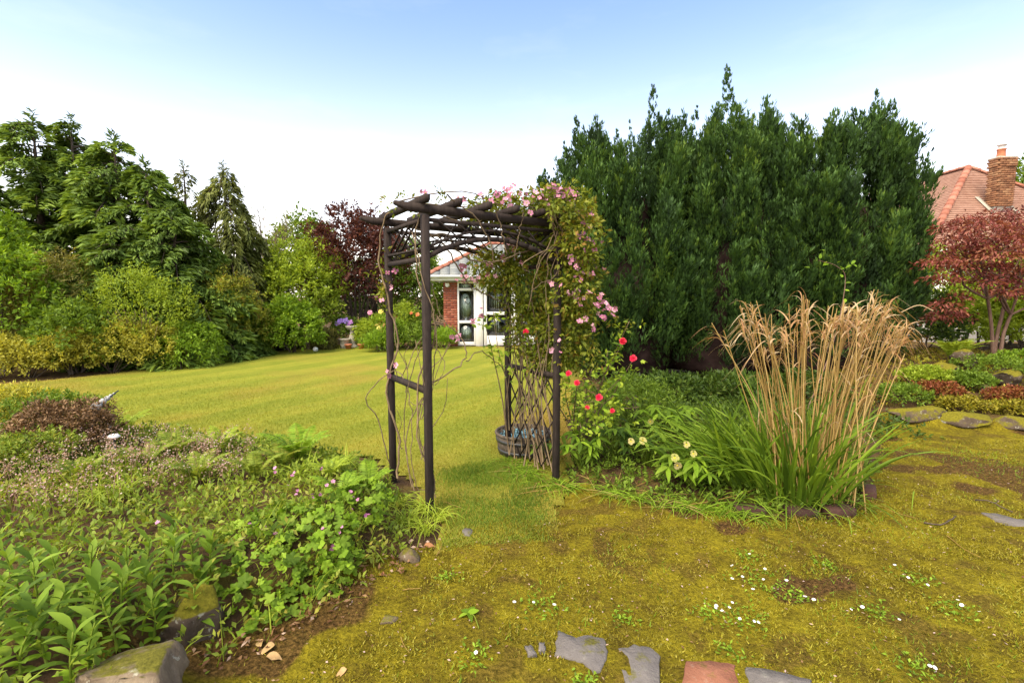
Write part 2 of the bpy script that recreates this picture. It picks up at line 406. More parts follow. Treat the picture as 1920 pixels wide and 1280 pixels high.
for k_ in ('bright', 'mid', 'bed', 'dark'): M[k_ + '_o'] = leafmat('leaf ' + k_ + ' single', GREENS[k_], .6, .38, 'obj', .15, (2.1, 1.75, 1.1))
def grassmat(name): pass

def soil():
    m, n, l, b, o = newmat('garden soil'); p = geopos(n)
    t = tnoise(n, l, 3.5, 10, .7, p); r_ = ramp(n, [(.3, (.045, .028, .018)), (.5, (.11, .068, .036)), (.68, (.18, .14, .03))]); l.new(t, r_.inputs[0]); l.new(r_.outputs[0], b.inputs['Base Color'])
    b.inputs['Roughness'].default_value = 1; b.inputs['Specular IOR Level'].default_value = .05; bump(n, l, tnoise(n, l, 30, 8, .7, p), 1, .04, b); return m
M['soil'] = soil()
def lawnm():
    m, n, l, b, o = newmat('mown lawn'); p = geopos(n)
    big = tnoise(n, l, .38, 4, .55, p); mid = tnoise(n, l, 2.2, 5, .6, p)
    mp = n.new('ShaderNodeMapping'); mp.inputs['Rotation'].default_value = (0, 0, R(-61)); l.new(p, mp.inputs[0])
    mp2 = n.new('ShaderNodeMapping'); mp2.inputs['Scale'].default_value = (.5, 1, 1); l.new(mp.outputs[0], mp2.inputs[0])
    w = n.new('ShaderNodeTexWave'); w.bands_direction = 'Y'; w.inputs['Scale'].default_value = .29; w.inputs['Distortion'].default_value = 1.0; w.inputs['Detail'].default_value = 2; w.inputs['Detail Scale'].default_value = 1.2
    l.new(mp.outputs[0], w.inputs['Vector'])
    st = n.new('ShaderNodeTexNoise'); st.inputs['Scale'].default_value = 5; st.inputs['Detail'].default_value = 4
    mp3 = n.new('ShaderNodeMapping'); mp3.inputs['Scale'].default_value = (.12, 1, 1); l.new(mp.outputs[0], mp3.inputs[0]); l.new(mp3.outputs[0], st.inputs['Vector'])
    f = mathn(n, l, 'ADD', mathn(n, l, 'MULTIPLY', mid, .45), mathn(n, l, 'MULTIPLY', st.outputs[0], .55))
    base = ramp(n, [(.33, (.19, .22, .024)), (.5, (.255, .27, .031)), (.68, (.315, .295, .04))]); l.new(f, base.inputs[0])
    sa = n.new('ShaderNodeAttribute'); sa.attribute_name = 'patch'; da = n.new('ShaderNodeAttribute'); da.attribute_name = 'dry'
    c = mixc(n, l, mathn(n, l, 'MULTIPLY', sa.outputs['Fac'], .42), base.outputs[0], (.145, .19, .018))
    c = mixc(n, l, mathn(n, l, 'MULTIPLY', da.outputs['Fac'], .5, True), c, (.31, .20, .045))
    fine = tnoise(n, l, 70, 3, .7, p); sp_ = ramp(n, [(.3, (.62, .62, .6)), (.7, (1.25, 1.25, 1.2))]); l.new(fine, sp_.inputs[0])
    c = mixc(n, l, 1.0, c, sp_.outputs[0], 'MULTIPLY'); l.new(c, b.inputs['Base Color'])
    b.inputs['Roughness'].default_value = .9; b.inputs['Specular IOR Level'].default_value = .1; bump(n, l, fine, .8, .02, b); return m
M['lawnm'] = lawnm()
def mossm():
    m, n, l, b, o = newmat('mossy ground'); p = geopos(n)
    big = tnoise(n, l, 1.3, 6, .65, p); mid = tnoise(n, l, 7, 7, .7, p); fine = tnoise(n, l, 55, 5, .7, p)
    f = mathn(n, l, 'ADD', mathn(n, l, 'MULTIPLY', big, .4), mathn(n, l, 'MULTIPLY', mid, .6))
    base = ramp(n, [(.32, (.07, .04, .014)), (.42, (.14, .105, .013)), (.50, (.21, .17, .013)), (.60, (.29, .24, .016)), (.70, (.18, .20, .022))]); l.new(f, base.inputs[0])
    br = ramp(n, [(.60, (0, 0, 0)), (.68, (1, 1, 1))]); l.new(tnoise(n, l, 2.4, 8, .72, p, 0), br.inputs[0])
    c = mixc(n, l, mathn(n, l, 'MULTIPLY', br.outputs[0], .6), base.outputs[0], (.12, .065, .025))
    pa = n.new('ShaderNodeAttribute'); pa.attribute_name = 'patch'
    pm = n.new('ShaderNodeMapRange'); pm.inputs[1].default_value, pm.inputs[2].default_value = .55, .85; l.new(mathn(n, l, 'ADD', pa.outputs['Fac'], mathn(n, l, 'MULTIPLY', mid, .5)), pm.inputs[0])
    bc = ramp(n, [(.35, (.05, .022, .012)), (.65, (.16, .085, .035))]); l.new(fine, bc.inputs[0])
    c = mixc(n, l, mathn(n, l, 'MULTIPLY', pm.outputs[0], .85), c, bc.outputs[0])
    sp_ = ramp(n, [(.3, (.4, .4, .36)), (.7, (1.4, 1.4, 1.3))]); l.new(fine, sp_.inputs[0])
    c = mixc(n, l, 1.0, c, sp_.outputs[0], 'MULTIPLY'); l.new(c, b.inputs['Base Color'])
    b.inputs['Roughness'].default_value = .95; b.inputs['Specular IOR Level'].default_value = .08; bump(n, l, mathn(n, l, 'ADD', fine, mid), 1, .03, b); return m
M['mossm'] = mossm()
M['rock'] = stonemat('weathered sandstone', (.085, .06, .04), (.25, .195, .13), .62)
M['rockm'] = stonemat('mossy sandstone', (.05, .036, .026), (.14, .105, .072), 1.05, (.19, .17, .015))
M['slab'] = stonemat('grey paving slab', (.12, .108, .10), (.19, .172, .16), .3, li=.12)
M['slabred'] = stonemat('red paving slab', (.22, .09, .055), (.31, .14, .085), .3, li=.12)
M['cast'] = stonemat('cast stone', (.32, .29, .23), (.50, .46, .38), .2)
M['white'] = plain('white painted frame', (.78, .78, .76), .35, .5, .04, 8)
M['render'] = plain('white rendered wall', (.70, .69, .66), .9, .2, .06, 3)
M['curtain'] = plain('pale curtain', (.70, .72, .66), .9, .1, .1, 12)
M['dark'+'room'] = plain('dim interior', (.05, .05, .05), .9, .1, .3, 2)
M['slate'] = plain('grey slate', (.22, .24, .23), .9, .15, .25, 6)
M['terracotta'] = plain('terracotta', (.46, .17, .09), .8, .2, .25, 9, .2)
M['mortar'] = plain('mortar', (.36, .32, .27), .95, .1, .15, 30)
M['flint'] = plain('dark water', (.03, .045, .045), .08, .5, .2, 4)
M['pebble'] = plain('pale blue glass chips', (.25, .45, .52), .25, .5, .45, 60)
M['tub'] = barkmat('weathered oak tub', (.06, .045, .035), (.17, .135, .10), 22)
M['globe'] = plain('grey stone globe', (.42, .42, .40), .6, .3, .15, 30)
M['lampwhite'] = plain('white lamp cap', (.80, .80, .80), .4, .4, .03)
M['metal'] = plain('dark metal', (.08, .08, .08), .45, .5, .2, 30, 0, .6)
def objcol(name, stops, rough=.8, sp=.2, bsc=40):
    m, n, l, b, o = newmat(name); r_ = ramp(n, stops); l.new(n.new('ShaderNodeObjectInfo').outputs['Random'], r_.inputs[0])
    t = tnoise(n, l, bsc, 5, .6, geopos(n)); q = ramp(n, [(.3, (.75, .75, .75)), (.7, (1.2, 1.2, 1.2))]); l.new(t, q.inputs[0])
    l.new(mixc(n, l, 1.0, r_.outputs[0], q.outputs[0], 'MULTIPLY'), b.inputs['Base Color']); b.inputs['Roughness'].default_value = rough; b.inputs['Specular IOR Level'].default_value = sp
    bump(n, l, t, .3, .01, b); return m
M['brick'] = objcol('red brick', [(0, (.20, .055, .035)), (.5, (.29, .085, .05)), (1, (.36, .13, .08))])
M['oldbrick'] = objcol('weathered chimney brick', [(0, (.16, .075, .04)), (.5, (.26, .12, .06)), (1, (.34, .19, .10))])
M['edgebrick'] = objcol('damp edging brick', [(0, (.05, .026, .02)), (1, (.08, .04, .03))])
M['pink'] = objcol('pink petal', [(0, (.42, .14, .24)), (.5, (.54, .22, .33)), (1, (.62, .34, .42))], .6, .2, 90)
M['rose'] = objcol('red rose petal', [(0, (.42, .004, .02)), (1, (.58, .01, .045))], .5, .3, 60)
M['gerpink'] = objcol('mauve petal', [(0, (.34, .12, .24)), (1, (.46, .22, .33))], .6, .2, 90)
M['cream'] = objcol('greenish cream petal', [(0, (.30, .30, .08)), (1, (.40, .34, .14))], .6, .2, 90)
M['daisy'] = plain('daisy petal', (.80, .80, .78), .6, .2, .03)
M['yolk'] = plain('daisy eye', (.70, .50, .04), .7, .2, .1)
M['yellowrose'] = objcol('yellow bloom', [(0, (.75, .60, .10)), (1, (.80, .66, .18))], .6, .2, 60)
M['orangerose'] = objcol('orange bloom', [(0, (.70, .16, .06)), (1, (.78, .22, .10))], .6, .2, 60)
M['purplebloom'] = objcol('violet bloom', [(0, (.20, .14, .45)), (1, (.40, .18, .42))], .6, .2, 60)
def glassm():
    m, n, l, b, o = newmat('window glass'); t = n.new('ShaderNodeBsdfTransparent'); g = n.new('ShaderNodeBsdfGlossy'); g.inputs['Roughness'].default_value = .02
    f = n.new('ShaderNodeFresnel'); f.inputs[0].default_value = 1.6; x = n.new('ShaderNodeMixShader'); l.new(f.outputs[0], x.inputs[0]); l.new(t.outputs[0], x.inputs[1]); l.new(g.outputs[0], x.inputs[2]); l.new(x.outputs[0], o.inputs[0])
    t.inputs[0].default_value = (.85, .9, .88, 1); return m
M['glass'] = glassm()
def rooftile():
    m, n, l, b, o = newmat('clay roof tile'); p = geopos(n)
    t = tnoise(n, l, 5, 6, .6, p); r_ = ramp(n, [(.3, (.32, .175, .125)), (.7, (.44, .27, .20))]); l.new(t, r_.inputs[0]); l.new(r_.outputs[0], b.inputs['Base Color']); b.inputs['Roughness'].default_value = .85; b.inputs['Specular IOR Level'].default_value = .2; return m
M['rooftile'] = rooftile()

# ================================================================== THE GROUND
def patch(x, y):                         # 0..1: where the moss has worn away to brown soil
    a = .6 * vnoise(x * 1.1, y * 1.1, 41) + .4 * vnoise(x * 4.3, y * 4.3, 42)
    return np.clip((a - .54) * 7, 0, 1) * .8 + .45 * np.clip((vnoise(x * 7, y * 7, 43) - .62) * 6, 0, 1)
def stripe(x, y):
    w = -math.sin(R(61)) * x + math.cos(R(61)) * y + .12 * (vnoise(x * .6, y * .6, 51) - .5)
    return .5 + .5 * np.tanh(2.2 * np.sin(2 * math.pi * w / 1.02))
def dryness(x, y):
    d = edge_dist(LAWN, x, y); a = .6 * vnoise(x * .45, y * .45, 52) + .3 * vnoise(x * 1.6, y * 1.6, 53) + .1 * vnoise(x * 6, y * 6, 54)
    return np.clip((a - .52) * 5, 0, 1) * .8 + np.clip(1.3 - d / .6, 0, 1) * np.clip(2 * vnoise(x * 1.1, y * 1.1, 55), 0, 1) * .9
def sheet(name, poly, cell, lift, mat, rough=0.0, lim=None, kind='structure'):
    p = np.array(poly); lo, hi = p.min(0), p.max(0)
    if lim: lo = np.maximum(lo, lim[0]); hi = np.minimum(hi, lim[1])
    nx, ny = int((hi[0] - lo[0]) / cell) + 2, int((hi[1] - lo[1]) / cell) + 2
    X, Y = np.meshgrid(lo[0] + np.arange(nx) * cell, lo[1] + np.arange(ny) * cell, indexing='ij')
    i, j = np.meshgrid(np.arange(nx - 1), np.arange(ny - 1), indexing='ij')
    q = np.stack([i * ny + j, (i + 1) * ny + j, (i + 1) * ny + j + 1, i * ny + j + 1], -1).reshape(-1, 4)
    cx = (X[:-1, :-1] + cell / 2).ravel(); cy = (Y[:-1, :-1] + cell / 2).ravel()
    jx = cx + .16 * (vnoise(cx * 4, cy * 4, 5) - .5) + .06 * (vnoise(cx * 14, cy * 14, 15) - .5); jy = cy + .16 * (vnoise(cx * 4, cy * 4, 6) - .5) + .06 * (vnoise(cx * 14, cy * 14, 16) - .5)
    q = q[inside(poly, jx, jy)]
    Z = h(X, Y) + lift
    if rough: Z = Z + rough * (vnoise(X * 9, Y * 9, 7) - .35) + rough * .8 * (vnoise(X * 21, Y * 21, 8) - .4)
    Z = Z - .024 * (1 - sstep(0, .14, edge_dist(poly, X, Y) + .10 * (vnoise(X * 11, Y * 11, 17) - .5))) * (1 if rough else .4)
    V = np.stack([X, Y, Z], -1).reshape(-1, 3); used = np.unique(q); mp = np.full(len(V), -1); mp[used] = np.arange(len(used))
    o = MB().add(V[used], mp[q]).build(name, mat, origin=(0, 0, 0), smooth=True)
    at_ = o.data.attributes.new('patch', 'FLOAT', 'POINT'); at_.data.foreach_set('value', (patch if rough else stripe)(V[used][:, 0], V[used][:, 1]).astype(np.float32))
    if not rough: at_ = o.data.attributes.new('dry', 'FLOAT', 'POINT'); at_.data.foreach_set('value', dryness(V[used][:, 0], V[used][:, 1]).astype(np.float32))
    return tag(o, kind=kind)
# the bare earth below everything, out to the horizon
gx = np.concatenate([[-600, -200, -80, -40, -25], np.arange(-16, 18.01, .16), [25, 40, 80, 200, 600]])
gy = np.concatenate([[-200, -40, -10], np.arange(-3, 20.01, .16), [25, 32, 40, 80, 200, 800]])
X, Y = np.meshgrid(gx, gy, indexing='ij'); nx, ny = X.shape
i, j = np.meshgrid(np.arange(nx - 1), np.arange(ny - 1), indexing='ij')
q = np.stack([i * ny + j, (i + 1) * ny + j, (i + 1) * ny + j + 1, i * ny + j + 1], -1).reshape(-1, 4)
Zb = h(X, Y)
pad = .09                                # lower the earth a little under the lawn and the moss
Zb = Zb - .05 * np.maximum(inside(LAWN, X, Y) * sstep(0, .25, edge_dist(LAWN, X, Y)), inside(MOSS, X, Y) * sstep(-.02, .12, edge_dist(MOSS, X, Y))) - .012
tag(MB().add(np.stack([X, Y, Zb], -1).reshape(-1, 3), q).build('ground', M['soil'], origin=(0, 0, 0), smooth=True), kind='structure')
sheet('lawn', LAWN, .09, .006, M['lawnm'])
moss_obj = sheet('moss_path', MOSS, .035, .004, M['mossm'], .016, lim=((-2.2, 1.0), (8.5, 7)))

# --- paving slabs showing through the moss
SLABS = [
 ([(1046, 1192), (1078, 1204), (1100, 1200), (1136, 1206), (1139, 1238), (1127, 1264), (1112, 1272), (1092, 1252), (1066, 1244), (1040, 1238)], 'slab', 'broken grey paving slab with ragged left edge in the moss'),
 ([(1160, 1222), (1188, 1214), (1222, 1220), (1238, 1234), (1234, 1295), (1176, 1295), (1164, 1262)], 'slab', 'grey paving slab between the broken slab and the red slab'),
 ([(1284, 1242), (1330, 1240), (1378, 1248), (1384, 1296), (1278, 1296)], 'slabred', 'red paving slab at the bottom edge of the moss'),
 ([(1397, 1252), (1450, 1258), (1520, 1276), (1530, 1300), (1404, 1300)], 'slab', 'grey paving slab right of the red slab'),
 ([(1008, 1218), (1021, 1214), (1023, 1230), (1013, 1233)], 'slab', 'small grey stone chip left of the broken slab'),
 ([(984, 1224), (996, 1222), (1006, 1240), (992, 1240)], 'slab', 'tiny grey stone chip furthest left of the slabs'),
 ([(1838, 964), (1868, 966), (1905, 976), (1940, 980), (1940, 994), (1890, 986), (1862, 976)], 'slab', 'narrow grey slab showing through moss at the right edge'),
 ([(866, 1000), (872, 996), (882, 997), (887, 1003), (882, 1010), (870, 1010)], 'slab', 'small round grey stone in the moss before the arch'),
]
slab_polys = []
for k, (pix, mt, lab) in enumerate(SLABS):
    pg = [tuple(G(*p)[:2]) for p in pix]; slab_polys.append(pg)
    pts = np.array(pg); dense = []
    for a_, b_ in zip(pts, np.roll(pts, -1, 0)):
        for t_ in np.linspace(0, 1, 5)[:-1]: dense.append(a_ + (b_ - a_) * t_ + rng.normal(0, .0035, 2))
    dense = np.array(dense); n_ = len(dense); c_ = dense.mean(0); zt = hz(*c_) + .019
    inn = c_ + (dense - c_) * .955
    V = np.concatenate([np.c_[dense, np.full(n_, zt - .08)], np.c_[dense, np.full(n_, zt - .006)], np.c_[inn, np.full(n_, zt)], [[*c_, zt + .001]]])
    mb = MB(); r_ = np.arange(n_); s_ = np.roll(r_, -1)
    mb.add(V, np.concatenate([np.stack([r_, s_, s_ + n_, r_ + n_], -1), np.stack([r_ + n_, s_ + n_, s_ + 2 * n_, r_ + 2 * n_], -1)]))
    mb.f[3].append(np.stack([r_ + 2 * n_, s_ + 2 * n_, np.full(n_, 3 * n_)], -1)); mb.t[3].append(np.full(n_, .5)); mb.m[3].append(np.zeros(n_))
    tag(mb.build('paving_slab', M[mt]), lab, 'paving slab', 'slabs in the moss')
def off_slabs(x, y):
    ok = np.ones(len(x), bool)
    for pg in slab_polys: ok &= ~(inside(pg, x, y) & (edge_dist(pg, x, y) > .012))
    return ok

# ================================================================== PLANT BUILDERS
def spray_leaves(mb, bases, axes, n_each, s_len, L, W, spread=.5, tilt=.8, up=.6, droop=.0, tint0=None, tvar=.18, r=rng, curl=.1):
    """many small twigs; each carries n_each leaves along its length"""
    n = len(bases); axes = unit(axes)
    t = r.random((n, n_each)) ** .8
    sl = np.broadcast_to(s_len, (n,))[:, None]
    q = sph(n * n_each, r).reshape(n, n_each, 3)
    pos = bases[:, None] + axes[:, None] * (t * sl)[..., None] + q * (sl * spread * (.35 + .65 * (1 - t)))[..., None] * .45
    pos[..., 2] -= droop * sl * t ** 2
    A = axes[:, None] * .6 + q * tilt; A[..., 2] -= droop * .8
    N = sph(n * n_each, r).reshape(n, n_each, 3) * .7 + np.array([0, 0, up]) + axes[:, None] * .35
    if tint0 is None: tint0 = r.random(n)
    tt = np.clip(tint0[:, None] * .62 + .19 + r.normal(0, tvar, (n, n_each)), 0, 1)
    k = n * n_each; sc = r.uniform(.7, 1.25, k)
    return diamonds(mb, pos.reshape(k, 3), A.reshape(k, 3), N.reshape(k, 3), L * sc, W * sc, tt.ravel(), curl=curl)
def lobe_points(lobes, n, r=rng, shell=(.72, 1.03), low=-.5):
    lob = np.array(lobes, float); w = lob[:, 3] * lob[:, 4] + lob[:, 4] * lob[:, 5] + lob[:, 3] * lob[:, 5]; w /= w.sum()
    P_, U_ = [], []
    got = 0
    while got < n:
        k = r.choice(len(lob), 2 * n, p=w); u = sph(2 * n, r); u = u[(keep := (u[:, 2] > low))]; k = k[keep]
        c, rad = lob[k, :3], lob[k, 3:6]; f = r.uniform(*shell, len(k))[:, None]
        p = c + u * rad * f
        ok = np.ones(len(p), bool)
        for q in lob: ok &= (((p - q[:3]) / q[3:6]) ** 2).sum(1) > .55
        P_.append(p[ok]); U_.append(unit(u / rad)[ok]); got += ok.sum()
    return np.concatenate(P_)[:n], np.concatenate(U_)[:n]
def auto_lobes(c, w, d, hh, k, r, base=0.0, rough=.35):
    """lobes filling a rounded shrub; c: foot point, half widths w, d and height hh"""
    c = np.asarray(c, float); out = [(*(c + [0, 0, base + (hh - base) * .48]), w * .78, d * .78, (hh - base) * .47)]
    for _ in range(k):
        u = sph(1, r)[0]; u[2] = abs(u[2]) * .95 - .15
        s_ = r.uniform(.26, .44)
        out.append((c[0] + u[0] * w * .72, c[1] + u[1] * d * .72, c[2] + base + (hh - base) * (.45 + u[2] * .48 * r.uniform(.8, 1.1)), w * s_, d * s_, (hh - base) * s_ * .8))
    return out
def stems(mb, foot, tips, r0, r1, r=rng, sides=5, amp=.08, n=7, tint=.5):
    for tp in tips: tube(mb, wander(foot + r.normal(0, r0 * 1.5, 3) * [1, 1, 0], tp, n, amp * np.linalg.norm(tp - foot) * .3, r=r), np.linspace(r0, r1, n), sides, tint)
def shrub(name, label, cat, px, Y, w, hh, mat, d=None, n_spray=420, per=14, L=.07, W=.035, s_len=.22, k=9, up=.35, droop=.0, z0=None, base=.0, seed=0, group=None, bark='bark', core=True, shell=(.72, 1.05), nst=6, tilt=.8, lobes=None, spread=.5):
    r = np.random.default_rng(1000 + seed); d = d or w
    x = (px - 960) / FPX * Y * 1.0
    foot = np.array([x, Y, hz(x, Y) if z0 is None else z0])
    root = thing(name, foot, label, cat, group)
    lobes = lobes or auto_lobes(foot, w, d, hh, k, r, base)
    p, u = lobe_points(lobes, n_spray, r, shell)
    p[:, 2] = np.maximum(p[:, 2], h(p[:, 0], p[:, 1]) + .03)
    mb = MB(); ax = u * 1.0 + np.array([0, 0, up]) + r.normal(0, .35, u.shape)
    lo = foot[2]; tb = np.clip(r.random(len(p)) * .8 + .1, 0, 1)
    spray_leaves(mb, p, ax, per, s_len * r.uniform(.7, 1.3, len(p)), L, W, tilt=tilt, droop=droop, tint0=tb, r=r, spread=spread)
    fo = mb.build('foliage' if 'tree' not in name else 'crown', M[mat], root)
    sm = MB(); idx = r.choice(len(p), min(nst, len(p)), replace=False)
    stems(sm, foot - [0, 0, .05], [foot + (p[i_] - foot) * .85 for i_ in idx], max(.012, .018 * hh), .006, r)
    sm.build('stem' if 'tree' not in name else 'trunk', M[bark], root)
    return root, foot, lobes

# ------------------------------------------------------------------ tall layered conifers on the left
def frond_conifer(name, label, top, Y, rad, mat, n_br=95, per=420, seed=0, droop=.35, L=.20, W=.056, base_h=.04, hang=.25, power=.62, leader=True):
    r = np.random.default_rng(2000 + seed)
    tp = D(top[0], top[1], Y); x = tp[0]; foot = np.array([x, Y, hz(x, Y)]); Ht = tp[2] - foot[2]
    root = thing(name, foot, label, 'conifer tree', 'conifers along the left boundary')
    tr = MB(); tube(tr, foot + np.stack([r.normal(0, .02, 8), r.normal(0, .02, 8), np.linspace(-.1, Ht, 8)], 1), np.linspace(.03 * Ht, .008, 8), 7)
    mb = MB(); bp = []
    zs = base_h + (1 - base_h) * (np.arange(n_br) + r.random(n_br)) / n_br * .985
    az = r.random(n_br) * 2 * math.pi
    for z, a in zip(zs, az):
        ln = (rad * (1 - z) ** power * r.uniform(.62, 1.12) * (.85 + .3 * vnoise(a * 2 + seed, z * 7, seed)) + .10)
        out = np.array([math.cos(a), math.sin(a), 0]); side = np.array([-out[1], out[0], 0])
        rise = r.uniform(.05, .35) + .5 * z ** 3; s = np.linspace(0, 1, 6)
        crv = foot + np.array([0, 0, z * Ht]) + out * (ln * s)[:, None] + np.array([0, 0, 1]) * (ln * (rise * s - (rise + droop) * s ** 2.2))[:, None]
        tube(tr, crv, np.linspace(.022, .004, 6) * (.5 + ln / rad), 4, cap=False)
        k = max(40, int(per * (ln / rad) ** 1.1 * 1.15))
        t = r.uniform(.12, 1.03, k) ** .75
        b = np.stack([np.interp(np.minimum(t, 1), s, crv[:, q]) for q in range(3)], 1)
        hw = (.42 * ln * (1.05 - t) ** .7 + .06) * np.minimum(1, t * 3)
        # foliage gathers on side twigs
        tw = np.round(t * 14) / 14; sg = r.choice([-1, 1], k); y = r.random(k) ** .8
        lat = sg * y * hw
        b = b + side * lat[:, None] + out * (np.abs(lat) * .55)[:, None]
        b[:, 2] -= hang * np.abs(lat) ** 1.3 + r.random(k) ** 2 * .10 * hang * 3 - r.normal(0, .025, k)
        A = out * .7 + side * (sg * .75)[:, None] + r.normal(0, .28, (k, 3)); A[:, 2] -= hang * (.5 + y * .9)
        N = np.array([0, 0, 1.]) + r.normal(0, .45, (k, 3)) + out * .2
        tn = np.clip(.25 + .38 * t + r.normal(0, .13) + r.normal(0, .13, k), 0, 1)
        sc = r.uniform(.6, 1.3, k); diamonds(mb, b, A, N, L * sc, W * sc, tn, curl=.15)
    if leader:
        k = 60; zt = r.uniform(.93, 1.02, k); a = sph(k, r); a[:, 2] = np.abs(a[:, 2]) * .4 + .2
        diamonds(mb, foot + np.stack([np.zeros(k), np.zeros(k), zt * Ht], 1) + r.normal(0, .03, (k, 3)), a, sph(k, r), L, W * .8, r.random(k) * .6)
    mb.build('crown', M[mat], root); tr.build('trunk', M['bark'], root)
    return root
LC = [((58, 218), 13.5, 2.6, 'hemlock', 'tallest dark conifer at the far left of the tree belt'),
      ((132, 226), 14.2, 2.5, 'hemlock', 'dark conifer with twin wispy tip second from the left'),
      ((212, 258), 13.2, 2.4, 'hemlock', 'layered conifer with nodding tip, third from the left'),
      ((272, 308), 12.8, 2.1, 'hemlock', 'thin topped conifer right of the nodding conifer'),
      ((322, 392), 12.2, 2.3, 'hemlock', 'low spreading conifer with pale green fronds before the belt'),
      ((-40, 330), 12.5, 2.2, 'hemlock', 'dark conifer cut by the left edge of the picture'),
      ((232, 420), 11.6, 1.9, 'hemlock', 'low bushy conifer in front of the layered conifers')]
for k, (tp, Y, rad, mt, lab) in enumerate(LC): frond_conifer('conifer_tree', lab, tp, Y, rad, mt, seed=k, per=500 if k < 5 else 400)
frond_conifer('weeping_conifer_tree', 'olive weeping conifer with hanging fronds behind the green shrubs', (418, 314), 14.5, 2.1, 'weeping', n_br=80, per=520, seed=31, droop=.75, L=.20, W=.045, hang=.8, power=.62)
frond_conifer('slender_conifer_tree', 'slender sparse conifer with drooping tip left of the weeping conifer', (345, 312), 15.0, 1.3, 'weeping', n_br=46, per=90, seed=32, droop=.8, L=.18, W=.05, hang=.7, power=.8)

